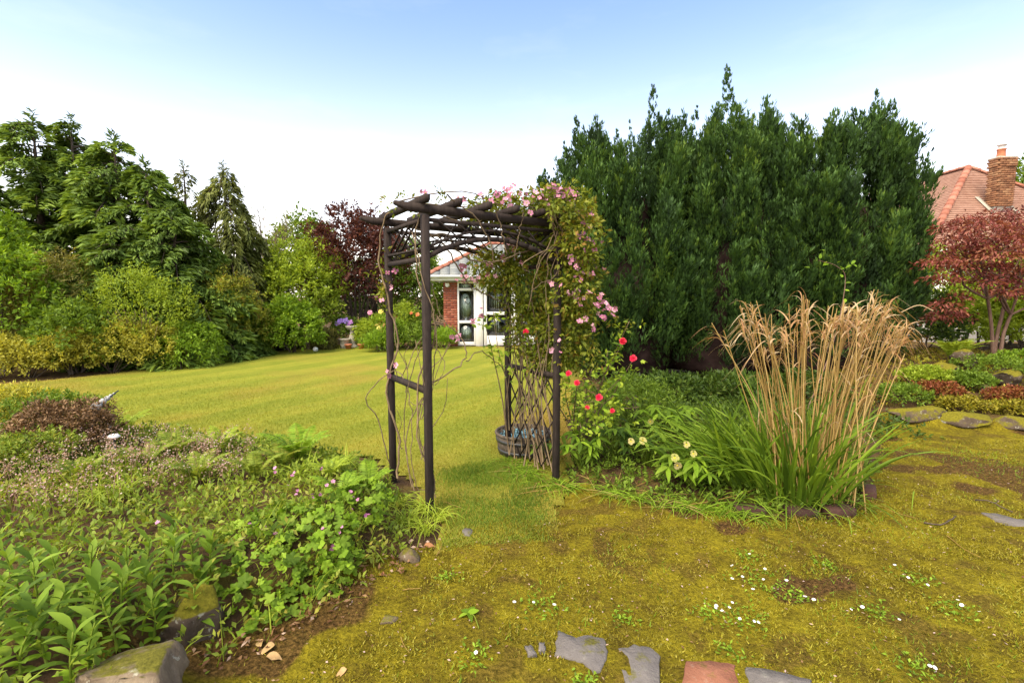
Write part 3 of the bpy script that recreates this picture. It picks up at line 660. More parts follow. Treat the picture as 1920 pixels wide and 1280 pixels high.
# ------------------------------------------------------------------ the big dark conifer group on the right
def plume_conifer(label, cx, cy, rx, ry, Ht, n_pl, seed, tops, zmin=.0):
    r = np.random.default_rng(3000 + seed); foot = np.array([cx, cy, hz(cx, cy)])
    root = thing('upright_conifer_tree', foot, label, 'conifer tree', 'dark conifers right of the arch')
    mb = MB()
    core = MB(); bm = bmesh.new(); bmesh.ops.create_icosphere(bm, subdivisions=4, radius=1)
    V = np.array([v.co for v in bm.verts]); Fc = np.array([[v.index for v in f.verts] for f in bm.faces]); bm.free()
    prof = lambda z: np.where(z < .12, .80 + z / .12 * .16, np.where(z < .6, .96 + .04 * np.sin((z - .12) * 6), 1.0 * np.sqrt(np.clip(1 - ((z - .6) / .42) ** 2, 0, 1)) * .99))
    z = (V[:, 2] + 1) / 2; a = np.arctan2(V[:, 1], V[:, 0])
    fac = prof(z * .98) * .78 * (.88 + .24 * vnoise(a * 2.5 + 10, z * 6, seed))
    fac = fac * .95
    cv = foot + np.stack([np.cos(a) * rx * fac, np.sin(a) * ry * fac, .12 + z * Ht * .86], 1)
    core.add(cv, Fc); core.build('light_blocking_core', M['hedgecore'], root, smooth=True)  # added opaque hull blocks light through the crown; brown like dead inner foliage
    # plumes: (base, axis, length, radius)
    pb, pa, pl, pr = [], [], [], []
    ncol = 11; cang = (np.arange(ncol) + r.uniform(-.25, .25, ncol)) / ncol * 2 * math.pi; cdep = r.uniform(.82, 1.08, ncol)
    for _ in range(n_pl):
        ci = r.integers(0, ncol); zz = r.uniform(zmin, .96) ** .9; aa = cang[ci] + r.normal(0, .10)
        if math.sin(aa) > .45 and r.random() < .72: aa = -aa
        f = float(prof(np.array(zz))) * r.uniform(.84, 1.02) * cdep[ci]
        out = np.array([math.cos(aa), math.sin(aa), 0])
        pb.append(foot + np.array([math.cos(aa) * rx * f, math.sin(aa) * ry * f, zz * Ht]))
        pa.append(out * r.uniform(.05, .42) * (1 - zz * .6) + np.array([0, 0, 1]) + r.normal(0, .07, 3))
        pl.append(r.uniform(.6, 1.35) * (1.15 - .45 * zz)); pr.append(r.uniform(.15, .34))
    for _ in range(34):
        aa = r.uniform(0, 2 * math.pi); rho = math.sqrt(r.random()) * .95; ln = r.uniform(1.0, 1.7)
        zt = Ht * (.58 + .40 * math.sqrt(1 - rho * rho)) + r.uniform(.1, .6)
        pb.append(foot + np.array([math.cos(aa) * rx * rho, math.sin(aa) * ry * rho, zt - ln])); pa.append(np.array([r.normal(0, .05), r.normal(0, .05), 1])); pl.append(ln); pr.append(-r.uniform(.18, .28))
    for (tx, ty, tY, ln, rd) in tops:
        t_ = D(tx, ty, tY); pb.append(t_ - [0, 0, ln]); pa.append(np.array([r.normal(0, .03), r.normal(0, .03), 1])); pl.append(ln); pr.append(-rd * 1.5)
    for b, a_, ln, rd in zip(pb, pa, pl, pr):
        spire = rd < 0; rd = abs(rd); a_ = unit(a_); s1 = unit(np.cross(a_, [.3, .9, .1])); s2 = np.cross(a_, s1)
        ns_ = int(30 * ln * (rd / .25) ** (.6 if not spire else 1.1)) + 6; per = 20 if not spire else 17
        ti = (r.random(ns_) ** .9 * .93) if not spire else r.random(ns_) ** 1.35 * .97; ph = r.random(ns_) * 2 * math.pi
        pt = np.where(ti < .25, .6 + ti * 1.6, (1 - (ti - .25) / .75) ** .75) if not spire else 1.02 - ti
        o_ = s1 * np.cos(ph)[:, None] + s2 * np.sin(ph)[:, None]
        sb = b + a_ * (ti * ln)[:, None] + o_ * (rd * pt * r.uniform(.2, .85, ns_))[:, None]
        sl_ = r.uniform(.20, .44, ns_) * (.55 + .45 * pt) * (1 if not spire else .62 * (.4 + .6 * pt)); sd_ = unit(a_ + o_ * r.uniform(.05, .42, ns_)[:, None] * (1 if not spire else .6) + r.normal(0, .10, (ns_, 3)))
        u = r.random((ns_, per)) ** .85; q = sph(ns_ * per, r).reshape(ns_, per, 3)
        p = sb[:, None] + sd_[:, None] * (u * sl_[:, None])[..., None] + q * (.042 * (1.06 - u) ** .8 * (sl_ / .25)[:, None] ** .5 * ((.35 + .65 * pt)[:, None] if spire else 1))[..., None]
        A = sd_[:, None] * 1.0 + q * .42; N = q + o_[:, None] * .8 + [0, 0, .25]
        tn = np.clip(r.normal(.36, .14) + r.normal(0, .12, ns_)[:, None] + .34 * (u - .45) + r.normal(0, .10, (ns_, per)), 0, 1)
        k = ns_ * per; sc = r.uniform(.65, 1.3, k) * (np.repeat(.6 + .4 * pt, per) if spire else 1); diamonds(mb, p.reshape(k, 3), A.reshape(k, 3), N.reshape(k, 3), .08 * sc, .024 * sc, tn.ravel(), fold=.25)
    mb.build('crown', M['juniper'], root)
    tr = MB()
    for _ in range(4): tube(tr, wander(foot + r.normal(0, .12, 3) * [1, 1, 0] - [0, 0, .1], foot + r.normal(0, .5, 3) * [1, 1, 0] + [0, 0, Ht * .7], 6, .05, r=r), np.linspace(.09, .02, 6), 6)
    tr.build('trunk', M['bark'], root)
    return root
plume_conifer('dark upright conifer nearest the arch, left of the clump', 2.15, 9.3, 1.55, 1.25, 3.75, 195, 1,
    [(1085, 218, 8.9, 1.7, .27), (1058, 268, 8.8, 1.0, .16), (1120, 240, 9.0, 1.0, .17), (1150, 246, 9.0, 1.0, .16), (1182, 224, 9.1, 1.2, .15), (1205, 246, 9.0, 1.0, .16), (1040, 330, 8.8, 1.0, .18), (1135, 262, 8.6, .9, .2), (1165, 270, 8.7, .9, .2), (1072, 300, 8.6, .9, .2), (1100, 285, 8.5, .9, .2)])
plume_conifer('dark upright conifer with the tallest spire in the middle of the clump', 3.95, 9.2, 1.55, 1.4, 4.0, 205, 2,
    [(1228, 162, 9.2, 2.1, .32), (1362, 126, 9.4, 2.6, .42), (1258, 210, 9.2, 1.2, .16), (1284, 216, 9.1, 1.2, .16), (1308, 198, 9.2, 1.3, .16), (1338, 205, 9.1, 1.2, .18), (1385, 198, 9.2, 1.3, .2), (1402, 208, 9.3, 1.2, .16), (1245, 250, 8.8, 1., .2), (1320, 250, 8.7, 1., .22), (1350, 240, 8.8, 1.1, .22), (1380, 255, 8.7, 1., .22)])
plume_conifer('dark upright conifer at the right end of the clump beside the maple', 5.38, 8.9, 1.5, 1.35, 3.75, 205, 3,
    [(1440, 246, 9.0, 1.1, .17), (1462, 252, 9.0, 1., .16), (1490, 226, 9.0, 1.2, .16), (1515, 258, 8.9, 1., .18), (1548, 246, 8.9, 1., .18), (1575, 242, 8.9, 1.1, .17), (1592, 212, 9.0, 1.3, .14), (1620, 240, 8.8, 1.1, .2), (1640, 168, 8.9, 2.2, .34), (1664, 192, 8.9, 1.8, .26), (1688, 255, 8.8, 1.2, .2), (1708, 262, 8.8, 1.2, .15), (1728, 330, 8.7, 1.1, .18), (1660, 260, 8.6, 1.2, .22), (1600, 275, 8.5, 1., .22), (1540, 280, 8.5, 1., .22), (1480, 275, 8.6, 1., .22)])

# ------------------------------------------------------------------ shrubs and trees of the left border, from left to right
shrub('leafy_shrub', 'bright green leafy shrub with white blooms at the far left', 'shrub', 0, 10.0, 1.0, 2.5, 'bright', n_spray=640, per=16, L=.10, W=.05, k=12, seed=1, s_len=.3)
shrub('leafy_tree', 'light green young tree rising above the leafy shrub at left edge', 'tree', -50, 11.2, .95, 3.4, 'bright', n_spray=420, per=14, L=.12, W=.06, k=9, seed=2, s_len=.35, base=1.6)
shrub('olive_shrub', 'grey brown olive shrub left of the feathery lime shrub', 'shrub', 112, 10.6, .85, 2.3, 'olive', n_spray=620, per=16, L=.06, W=.03, k=9, seed=3)
shrub('dark_shrub', 'low dark green shrub behind the yellow hedge', 'shrub', 140, 10.0, .75, 1.35, 'mid', n_spray=380, per=13, L=.09, W=.04, k=8, seed=4)
# feathery lime shrub: stems fan out in view
r4, f4, _ = shrub('feathery_shrub', 'feathery lime green shrub with pale fanning stems', 'shrub', 268, 10.7, .95, 1.85, 'lime', d=.8, n_spray=620, per=14, L=.07, W=.022, k=8, up=1.3, seed=5, nst=2, s_len=.35)
smb = MB(); rr_ = np.random.default_rng(5)
for _ in range(46):
    a_ = rr_.uniform(-1, 1); tube(smb, wander(f4 + [rr_.normal(0, .06), -.1 + rr_.normal(0, .06), 0], f4 + [a_ * .8, -.55 * rr_.random() - .2, 1.25 - .35 * a_ * a_ + rr_.normal(0, .1)], 6, .03, r=rr_), np.linspace(.012, .004, 6), 4)
smb.build('fanning_stems', M['vine'], r4)
shrub('drooping_shrub', 'fresh green mounded shrub drooping onto the lawn edge', 'shrub', 355, 11.0, .68, .9, 'bright', n_spray=420, per=14, L=.08, W=.025, k=8, seed=6, droop=.6, up=.1)
# yellow hedge in five clumps
for k, (px, Y, w, hh, lab) in enumerate([(-25, 9.2, .62, .72, 'yellow leaved shrub cut by the left picture edge'), (48, 9.4, .62, .68, 'yellow leaved shrub with a dark foot near the left edge'), (125, 9.75, .62, .78, 'yellow leaved shrub with reddish twigs in mid hedge'), (205, 10.1, .68, .93, 'tallest yellow leaved shrub of the low hedge'), (282, 10.45, .58, .80, 'yellow leaved shrub at the right end of the low hedge')]):
    shrub('yellow_shrub', lab, 'shrub', px, Y, w, hh, 'yellow', d=.55, n_spray=360, per=15, L=.055, W=.028, k=9, seed=20 + k, up=.7, s_len=.2, group='low yellow hedge along the lawn')
shrub('mixed_shrub', 'green shrub flushed red brown right of the lime shrub', 'shrub', 412, 12.4, .95, 2.0, 'redbrown', n_spray=640, per=15, L=.075, W=.035, k=10, seed=30)
shrub('low_shrub', 'low dark green shrub at the lawn edge left of the glossy bush', 'shrub', 462, 13.3, .62, 1.0, 'mid', n_spray=320, per=14, L=.10, W=.05, k=7, seed=31)
shrub('glossy_shrub', 'rounded glossy bright green bush beside the clipped box', 'shrub', 545, 13.7, .72, 1.28, 'bright', n_spray=560, per=15, L=.09, W=.045, k=9, seed=32, shell=(.85, 1.03))
shrub('large_green_shrub', 'large light green shrub with loose top behind the glossy bush', 'shrub', 565, 15.6, 1.35, 2.95, 'lime', n_spray=900, per=16, L=.11, W=.05, k=12, seed=33, s_len=.4, up=.7)
shrub('light_green_shrub', 'light green shrub between weeping conifer and large loose shrub', 'shrub', 478, 15.4, 1.0, 2.6, 'mid', n_spray=560, per=16, L=.10, W=.045, k=10, seed=34, s_len=.3)
# clipped box
bx = np.array([(606 - 960) / FPX * 14.6, 14.6, hz((606 - 960) / FPX * 14.6, 14.6)])
rt = thing('clipped_box_bush', bx, 'small clipped square box bush beside the birdbath', 'shrub')
rb = np.random.default_rng(77); u = sph(2600, rb); u[:, 2] = np.abs(u[:, 2]); sq = u / np.maximum(np.abs(u).max(1, keepdims=True), 1e-6); sq = sq * .72 + unit(u) * .28
pp = bx + np.stack([sq[:, 0] * .33, sq[:, 1] * .33, sq[:, 2] * .62], 1) * rb.uniform(.93, 1.03, (2600, 1))
mb = MB(); diamonds(mb, pp, u * .6 + sph(2600, rb), u + sph(2600, rb) * .5, .055, .03, np.clip(rb.normal(.4, .2, 2600), 0, 1)); diamonds(mb, pp - u * .05, sph(2600, rb), u, .08, .06, rb.random(2600) * .25)
mb.build('foliage', M['olive'], rt); sm = MB(); stems(sm, bx, [bx + [.1, 0, .4], bx + [-.12, .05, .4], bx + [0, -.1, .45]], .02, .006, rb); sm.build('stem', M['bark'], rt)
shrub('purple_tree', 'dark purple leaved tree behind the arch at left', 'tree', 668, 17.0, 1.6, 4.2, 'purple', d=1.5, n_spray=760, per=16, L=.11, W=.065, k=13, seed=35, base=.75, s_len=.38, nst=12)
shrub('purple_tree', 'smaller purple leaved tree peeping past the left arch post', 'tree', 712, 18.5, 1.2, 4.3, 'purple', n_spray=420, per=14, L=.11, W=.065, k=9, seed=36, base=1.3, s_len=.35, nst=9)
shrub('distant_tree', 'distant rounded green tree above the large shrub', 'tree', 580, 24.0, 1.7, 4.9, 'mid', n_spray=520, per=15, L=.16, W=.09, k=9, seed=37, base=1.5, s_len=.5)
shrub('dark_tree', 'dense green evergreen tree behind the flower border', 'tree', 778, 18.2, 1.25, 3.15, 'mid', d=1.1, n_spray=760, per=15, L=.11, W=.05, k=10, seed=38, s_len=.3, shell=(.85, 1.04))
shrub('distant_tree', 'dim green tree filling the gap left of the summerhouse', 'tree', 690, 22.0, 2.2, 2.9, 'dark', n_spray=460, per=14, L=.16, W=.08, k=8, seed=39, s_len=.5)
# bare twiggy tree
bt = D(512, 640, 20.0); bt[2] = hz(bt[0], 20.0); rt = thing('bare_tree', bt, 'thin bare branched tree with reddish haze of twigs', 'tree')
rb = np.random.default_rng(78); tr = MB(); tw = MB(); tube(tr, wander(bt - [0, 0, .1], bt + [0, 0, 3.2], 8, .06, r=rb), np.linspace(.08, .04, 8), 6); ends = []
for _ in range(26):
    b0 = bt + [0, 0, rb.uniform(1.4, 3.2)]; a_ = rb.uniform(0, 6.28); e0 = b0 + np.array([math.cos(a_) * rb.uniform(.3, 1.3), math.sin(a_) * rb.uniform(.3, 1.2), rb.uniform(1.0, 2.4)])
    c_ = wander(b0, e0, 7, .08, r=rb); tube(tr, c_, np.linspace(.028, .008, 7), 4, cap=False)
    for _ in range(9):
        s0 = c_[rb.integers(2, 7)]; e1 = s0 + rb.normal(0, .32, 3) + [0, 0, .35]; tube(tw, wander(s0, e1, 4, .05, r=rb), np.linspace(.009, .004, 4), 3, cap=False); ends.append(e1)
tr.build('trunk', M['bark'], rt); tw.build('twigs', M['twig'], rt)
en = np.array(ends); en = np.repeat(en, 5, 0) + rb.normal(0, .12, (len(en) * 5, 3)); mb = MB(); diamonds(mb, en, sph(len(en), rb), sph(len(en), rb), .07, .035, rb.random(len(en)) * .7); mb.build('buds', M['redbrown'], rt)
# hedge that closes the garden
for k, (x0, x1, Y0, Y1, hh, lab) in enumerate([(-19, -7.5, 15.6, 21.5, 2.6, 'dark boundary hedge behind the left conifers'), (-7.5, 4.5, 22.5, 23.5, 2.4, 'far boundary hedge behind the summerhouse')]):
    lobes = []; r_ = np.random.default_rng(60 + k)
    for t in np.linspace(0, 1, 12): x = x0 + (x1 - x0) * t; y = Y0 + (Y1 - Y0) * t; lobes.append((x, y, hh * .45, 1.0, .9, hh * .55 * r_.uniform(.85, 1.1)))
    shrub('boundary_hedge', lab, 'hedge', 960 + (x0 + x1) / 2 / ((Y0 + Y1) / 2) * FPX, (Y0 + Y1) / 2, 1, hh, 'dark', n_spray=900, per=14, L=.15, W=.08, s_len=.45, seed=70 + k, lobes=lobes, nst=10)

# ------------------------------------------------------------------ right side: maple, shrubs behind it
shrub('yellow_green_shrub', 'yellow green shrub behind the red maple trunk', 'shrub', 1895, 10.6, 1.2, 1.75, 'lime', d=.8, n_spray=560, per=14, L=.09, W=.045, k=9, seed=40, s_len=.3)
shrub('yellow_green_shrub', 'taller lime shrub between dark conifer and maple', 'shrub', 1800, 11.6, 1.1, 2.3, 'lime', d=.9, n_spray=560, per=14, L=.09, W=.04, k=9, seed=41, s_len=.3)
shrub('yellow_green_shrub', 'low lime shrub right behind the maple trunk', 'shrub', 1840, 9.9, .95, 1.0, 'lime', d=.6, n_spray=420, per=14, L=.08, W=.04, k=8, seed=45)
shrub('yellow_green_shrub', 'low lime shrub at the right edge behind the maple', 'shrub', 1930, 9.8, .95, 1.1, 'lime', d=.6, n_spray=420, per=14, L=.08, W=.04, k=8, seed=46)
shrub('green_shrub', 'mid green shrub at the right edge beyond the rockery', 'shrub', 2010, 10.4, 1.2, 1.9, 'mid', n_spray=420, per=14, L=.10, W=.05, k=9, seed=42)
shrub('green_shrub', 'dark green shrub at the foot of the right conifer', 'shrub', 1735, 9.3, .55, 1.0, 'dark', n_spray=300, per=13, L=.08, W=.04, k=7, seed=43)
shrub('distant_tree', 'green treetop showing right of the chimney', 'tree', 1945, 24.0, 1.9, 8.0, 'mid', n_spray=420, per=14, L=.2, W=.1, k=8, seed=44, base=4.5, s_len=.5)
mf = GT(1868, 672); mY = mf[1]
rt = thing('japanese_maple', mf, 'red leaved maple with pinkish forking trunk on the rockery', 'tree'); rb = np.random.default_rng(90)
tr = MB(); mb = MB(); tips = []
def limb(p0, p1, r0, r1, depth):
    c_ = wander(p0, p1, 7, .10 * np.linalg.norm(np.asarray(p1) - p0), r=rb); tube(tr, c_, np.linspace(r0, r1, 7), 6, cap=False)
    if depth == 0: tips.append(c_[-1]); tips.append(c_[-3]); return
    for _ in range(3):
        q = c_[rb.integers(4, 7)]; d_ = np.array([rb.normal(0, .75), rb.normal(0, .6), rb.uniform(.15, .75)]); limb(q, q + d_ * (.95 if depth > 1 else .6), r1 * .9, r1 * .4, depth - 1)
sc_ = mY / FPX
for (bx_, by_, tx, ty, dy) in [(1862, 672, 1852, 560, -.1), (1872, 674, 1895, 590, .1), (1866, 672, 1885, 560, .25)]:
    b0 = D(bx_, by_, mY); t0 = D(tx, ty, mY + dy); limb(b0 - [0, 0, .08], t0, .034, .024, 0); tips.pop(); tips.pop()
    for (ex, ey, ed) in [(tx - 75, ty - 90, -.4), (tx - 25, ty - 110, -.5), (tx + 20, ty - 120, .2), (tx + 70, ty - 100, -.2), (tx - 50, ty - 80, .6), (tx + 110, ty - 70, .4)]:
        limb(t0, D(ex, ey, mY + ed), .02, .009, 1)
tr.build('trunk', M['redbark'], rt)
# flat leaf layers
lay = []
for k in range(70):
    fx = rb.uniform(1745, 2060); top_ = 392 + 30 * abs((fx - 1880) / 110) ** 1.6; fy = top_ + rb.random() ** 1.1 * (160 if fx > 1800 else 190)
    lay.append((D(fx, fy, mY + rb.uniform(-1.0, 1.0)), rb.uniform(.14, .36)))
for t_ in tips: lay.append((t_ + [0, 0, .04], rb.uniform(.10, .2)))
for c_, ra in lay:
    k = int(360 * ra); a_ = rb.random(k) * 6.28; q = np.sqrt(rb.random(k)) * ra * (.75 + .5 * vnoise(a_ * 2, c_[0] * 3, 4))
    p = c_ + np.stack([np.cos(a_) * q, np.sin(a_) * q, rb.normal(0, .035, k) - .35 * q ** 2 / ra], 1)
    A = np.stack([np.cos(a_), np.sin(a_), np.full(k, -.35)], 1) + rb.normal(0, .6, (k, 3)); N = np.array([0, 0, 1.]) + rb.normal(0, .45, (k, 3))
    diamonds(mb, p, A, N, .075, .026, np.clip(rb.normal(.42, .16) + rb.normal(0, .2, k), 0, 1), curl=.2)
mb.build('crown', M['red'], rt)

# ================================================================== BUILDINGS
def brick_mesh(name, mat, size):
    mb = MB(); box(mb, (0, 0, 0), size, bev=.006); return mb.mesh(name, mat)
# ---- summerhouse
SY = 15.3
sx0 = D(832, 600, SY)[0]; sx1 = sx0 + 3.6; sz1 = D(850, 527, SY)[2]
hs = thing('summerhouse', ((sx0 + sx1) / 2, SY + 1.5, 0), 'brick summerhouse with white doors and slate roof beyond the lawn', 'summerhouse')
wl_ = MB(); pw = D(858, 600, SY)[0]
box(wl_, ((sx0 + pw) / 2, SY + .12, sz1 / 2), (pw - sx0 - .02, .2, sz1)); box(wl_, (sx0 + .1, SY + 1.6, sz1 / 2), (.18, 2.9, sz1)); box(wl_, (sx1 - .1, SY + 1.6, sz1 / 2), (.18, 2.9, sz1)); box(wl_, ((sx0 + sx1) / 2, SY + 3.0, sz1 / 2), (3.3, .18, sz1))
wall = wl_.build('wall', M['mortar'], hs)
bm_full = brick_mesh('brick', M['brick'], (.215, .1, .065)); bm_half = brick_mesh('brick', M['brick'], (.1025, .1, .065))
nz = int(sz1 / .075)
for k in range(nz):
    z = .04 + k * .075; x = sx0 + (0 if k % 2 else 0)
    spans = [bm_full, bm_full] if k % 2 else [bm_half, bm_full, bm_half]
    for me in spans:
        w_ = .215 if me is bm_full else .1025
        inst('brick', me, wall, (x + w_ / 2, SY + .045, z)); x += w_ + .01
    # side wall bricks near the corner
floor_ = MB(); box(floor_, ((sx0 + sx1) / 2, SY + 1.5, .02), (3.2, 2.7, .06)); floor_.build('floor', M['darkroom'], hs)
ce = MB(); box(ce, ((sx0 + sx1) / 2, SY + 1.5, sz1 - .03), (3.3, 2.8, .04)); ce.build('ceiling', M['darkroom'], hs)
# soffit, fascia, gutter
e0 = D(806, 520, SY - .35)[0]; e1 = sx1 + (sx0 - e0); ez = sz1 + .02; ey0, ey1 = SY - .38, SY + 3.5
mb = MB(); box(mb, ((e0 + e1) / 2, (ey0 + ey1) / 2, ez + .01), (e1 - e0, ey1 - ey0, .03)); mb.build('soffit', M['white'], hs)
mb = MB(); box(mb, ((e0 + e1) / 2, ey0 - .012, ez + .06), (e1 - e0, .022, .15)); box(mb, (e0 - .012, (ey0 + ey1) / 2, ez + .06), (.022, ey1 - ey0, .15)); box(mb, (e1 + .012, (ey0 + ey1) / 2, ez + .06), (.022, ey1 - ey0, .15)); mb.build('fascia', M['white'], hs)
mb = MB(); tube(mb, [(e0 - .06, ey0 - .07, ez + .11), (e1 + .06, ey0 - .07, ez + .11)], .05, 8); mb.build('gutter', M['white'], hs)
# hipped roof
apx = np.array([(e0 + e1) / 2 - .45, (ey0 + ey1) / 2, ez + 1.28]); apx2 = apx + [.9, 0, 0]
cA, cB, cC, cD = np.array([e0 - .05, ey0 - .05, ez + .15]), np.array([e1 + .05, ey0 - .05, ez + .15]), np.array([e1 + .05, ey1 + .05, ez + .15]), np.array([e0 - .05, ey1 + .05, ez + .15])
mb = MB(); mb.add([cA, cB, cC, cD, apx, apx2], [(0, 1, 5, 4), (2, 3, 4, 5)]); mb.f[3].append(np.array([(1, 2, 5), (3, 0, 4)])); mb.t[3].append(np.full(2, .5)); mb.m[3].append(np.zeros(2))
roof = mb.build('roof', M['slate'], hs)
sl = MB(); box(sl, (0, 0, 0), (.29, .22, .014)); slm = sl.mesh('slate', objcol('slate piece', [(0, (.20, .215, .21)), (1, (.25, .265, .255))], .95, .03))
nF = unit(np.cross(cB - cA, apx - cA)); upF = unit(np.cross(nF, [1, 0, 0])); upF = upF if upF[2] > 0 else -upF
sr = Matrix(((1, 0, 0), tuple(upF), tuple(nF))).transposed(); ln = np.linalg.norm(apx - np.array([apx[0], cA[1], cA[2]]))
for k in range(int(ln / .17)):
    d_ = .09 + k * .17; f = d_ / ln; xl = cA[0] + (apx[0] - cA[0]) * f; xr = cB[0] + (apx2[0] - cB[0]) * f; x = xl + .15 + (.15 if k % 2 else .0)
    while x < min(xr - .1, sx0 + 2.6):
        inst('slate', slm, roof, cA + [x - cA[0], 0, 0] + upF * d_ + nF * (.022 + .003 * (k % 2)), sr @ Matrix.Rotation(R(2.4), 3, 'X')); x += .3
# ridge tiles along the hips
rg = MB(); a_ = np.linspace(0, math.pi, 7); hp = np.stack([np.cos(a_) * .09, np.zeros(7), np.sin(a_) * .07], 1)
V = np.concatenate([hp * [1, 1, 1] + [0, -.16, .0], hp * 1.12 + [0, .16, .01], hp * .8 + [0, -.16, -.02], hp * .9 + [0, .16, -.02]]); q = []
for k in range(6): q += [(k, k + 1, 8 + k, 7 + k), (14 + k + 1, 14 + k, 21 + k, 22 + k), (k + 1, k, 14 + k, 15 + k), (7 + k, 8 + k, 22 + k, 21 + k)]
rg.add(V, q); rgm = rg.mesh('ridge_tile', objcol('hip tile', [(0, (.30, .11, .07)), (1, (.42, .19, .13))], .8, .2))
def ridge_run(p, q, parent, step=.3, lift=.02, sc=1.0):
    p = np.asarray(p, float); q = np.asarray(q, float); n = int(np.linalg.norm(q - p) / (step * sc))
    for k in range(n): inst('ridge_tile', rgm, parent, p + (q - p) * (k + .5) / n + [0, 0, lift], frame(p - q, (0, 0, 1)), sc)
for c_, ap in ((cA, apx), (cB, apx2), (apx, apx2)): ridge_run(c_, ap, roof)
# glazed front: frame, panes, pilaster, door
zf = lambda y: D(870, y, SY)[2]; xf = lambda x_: D(x_, 600, SY)[0]
def glazed(parent, name, x0, x1, rails, fw=.06):
    mb = MB()
    for xx in (x0 + fw / 2, x1 - fw / 2): box(mb, (xx, SY + .05, sz1 / 2 + .01), (fw, .08, sz1 - .02), bev=.006)
    for (za, zb) in rails: box(mb, ((x0 + x1) / 2, SY + .05, (za + zb) / 2), (x1 - x0 - 2 * fw, .07, zb - za), bev=.006)
    o = mb.build(name, M['white'], parent)
    for (a_, b_) in zip(rails[:-1], rails[1:]):
        pn = MB(); box(pn, ((x0 + x1) / 2, SY + .05, (a_[1] + b_[0]) / 2), (x1 - x0 - 2 * fw, .008, b_[0] - a_[1])); pn.build('pane', M['glass'], o)
    return o
rails = [(.02, zf(641)), (zf(606), zf(601)), (zf(545), zf(540)), (sz1 - .07, sz1 - .01)]
glazed(hs, 'window', xf(857.5), xf(892), rails)
mb = MB(); box(mb, (xf(899), SY + .03, sz1 / 2), (xf(906) - xf(892.5), .12, sz1 - .01), bev=.008); mb.build('pilaster', M['white'], hs)
dr = glazed(hs, 'door', xf(907), xf(962), [(.02, .34), (1.0, 1.1), (sz1 - .16, sz1 - .01)], .1)
mb = MB(); tube(mb, [(xf(912), SY - .02, 1.02), (xf(912), SY - .05, 1.02), (xf(918), SY - .05, 1.02)], .012, 6); mb.build('handle', M['metal'], dr)
dr = glazed(hs, 'door', xf(963), xf(1018), [(.02, .34), (1.0, 1.1), (sz1 - .16, sz1 - .01)], .1)
mb = MB(); box(mb, ((xf(1019) + sx1) / 2, SY + .06, sz1 / 2), (sx1 - xf(1019), .1, sz1 - .01)); mb.build('side_panel', M['white'], hs)
# vertical blinds behind the glass
bl = MB(); cx_ = np.linspace(xf(858.5), xf(891), 90); cy_ = SY + .125 + .014 * np.sin(cx_ * 75) + .006 * np.sin(cx_ * 31); k = np.arange(89)
bl.add(np.concatenate([np.stack([cx_, cy_, np.full(90, .06)], 1), np.stack([cx_, cy_, np.full(90, sz1 - .05)], 1)]), np.stack([k, k + 1, k + 91, k + 90], -1)); bl.build('curtain', M['curtain'], hs, smooth=True)
bl = MB()
for x_ in np.arange(xf(910), xf(935), .07): box(bl, (x_, SY + .24, sz1 / 2), (.05, .006, sz1 - .12), Matrix.Rotation(R(60), 3, 'Z'))
bl.build('curtain', M['curtain'], hs)
mb = MB(); c_ = D(839, 534, SY - .03); box(mb, c_ + [0, -.02, 0], (.13, .1, .11), bev=.015); box(mb, c_ + [0, -.08, -.05], (.07, .05, .05), bev=.01); mb.build('security_light', M['white'], hs)
# bright wreath in the window
mb = MB(); a_ = np.linspace(0, 6.28, 15); tube(mb, np.stack([xf(877) + .08 * np.cos(a_), np.full(15, SY + .085), zf(563) + .11 * np.sin(a_)], 1), .012, 5); wr = mb.build('window_ornament', M['olive'], hs)

# ---- red roofed house on the right
ax_ = D(1816, 316, 20.0); ez = 3.2
hc = thing('house', (19.0, 21, 0), 'white house with red clay hipped roof and brick chimney at right', 'house')
L_, R_ = ax_[0] - 4.4, ax_[0] + 4.4; f_ = 16.5; bk = 29.0
mb = MB(); box(mb, ((L_ + R_) / 2, (f_ + bk) / 2, ez / 2 - .1), (8.1, bk - f_ - .7, ez)); hw = mb.build('wall', M['render'], hc)
rf = MB(); c1, c2, c3, c4 = np.array([L_, f_, ez]), np.array([R_, f_, ez]), np.array([R_, bk, ez]), np.array([L_, bk, ez]); a1 = ax_; a2 = np.array([ax_[0], bk - 3.5, ax_[2]])
def tiled(p0, p1, q0, q1, rows):          # courses of lapped tiles with real steps
    for k in range(rows):
        f0, f1 = k / rows, (k + 1) / rows
        A0, B0 = p0 + (q0 - p0) * f0, p1 + (q1 - p1) * f0; A1, B1 = p0 + (q0 - p0) * f1, p1 + (q1 - p1) * f1
        n_ = unit(np.cross(p1 - p0, (q0 + q1) / 2 - p0)); n_ = n_ if n_[2] > 0 else -n_
        rf.add([A0 + n_ * .045, B0 + n_ * .045, B1 + n_ * .01, A1 + n_ * .01, A0 - n_ * .01, B0 - n_ * .01], [(0, 1, 2, 3), (4, 5, 1, 0)])
tiled(c1, c2, a1, a1, 42); tiled(c4, c1, a2, a1, 42); tiled(c2, c3, a1, a2, 42); tiled(c3, c4, a2, a2, 20)
rfo = rf.build('roof', M['rooftile'], hc)
ridge_run(c1, a1, rfo, .3, .05, 1.25); ridge_run(c2, a1, rfo, .3, .05, 1.25); ridge_run(a1, a2, rfo, .3, .05, 1.25)
mb = MB(); box(mb, ((L_ + R_) / 2, f_ - .03, ez - .1), (8.9, .03, .18)); box(mb, (L_ - .03, (f_ + bk) / 2, ez - .1), (.03, bk - f_, .18)); mb.build('fascia', M['white'], hc)
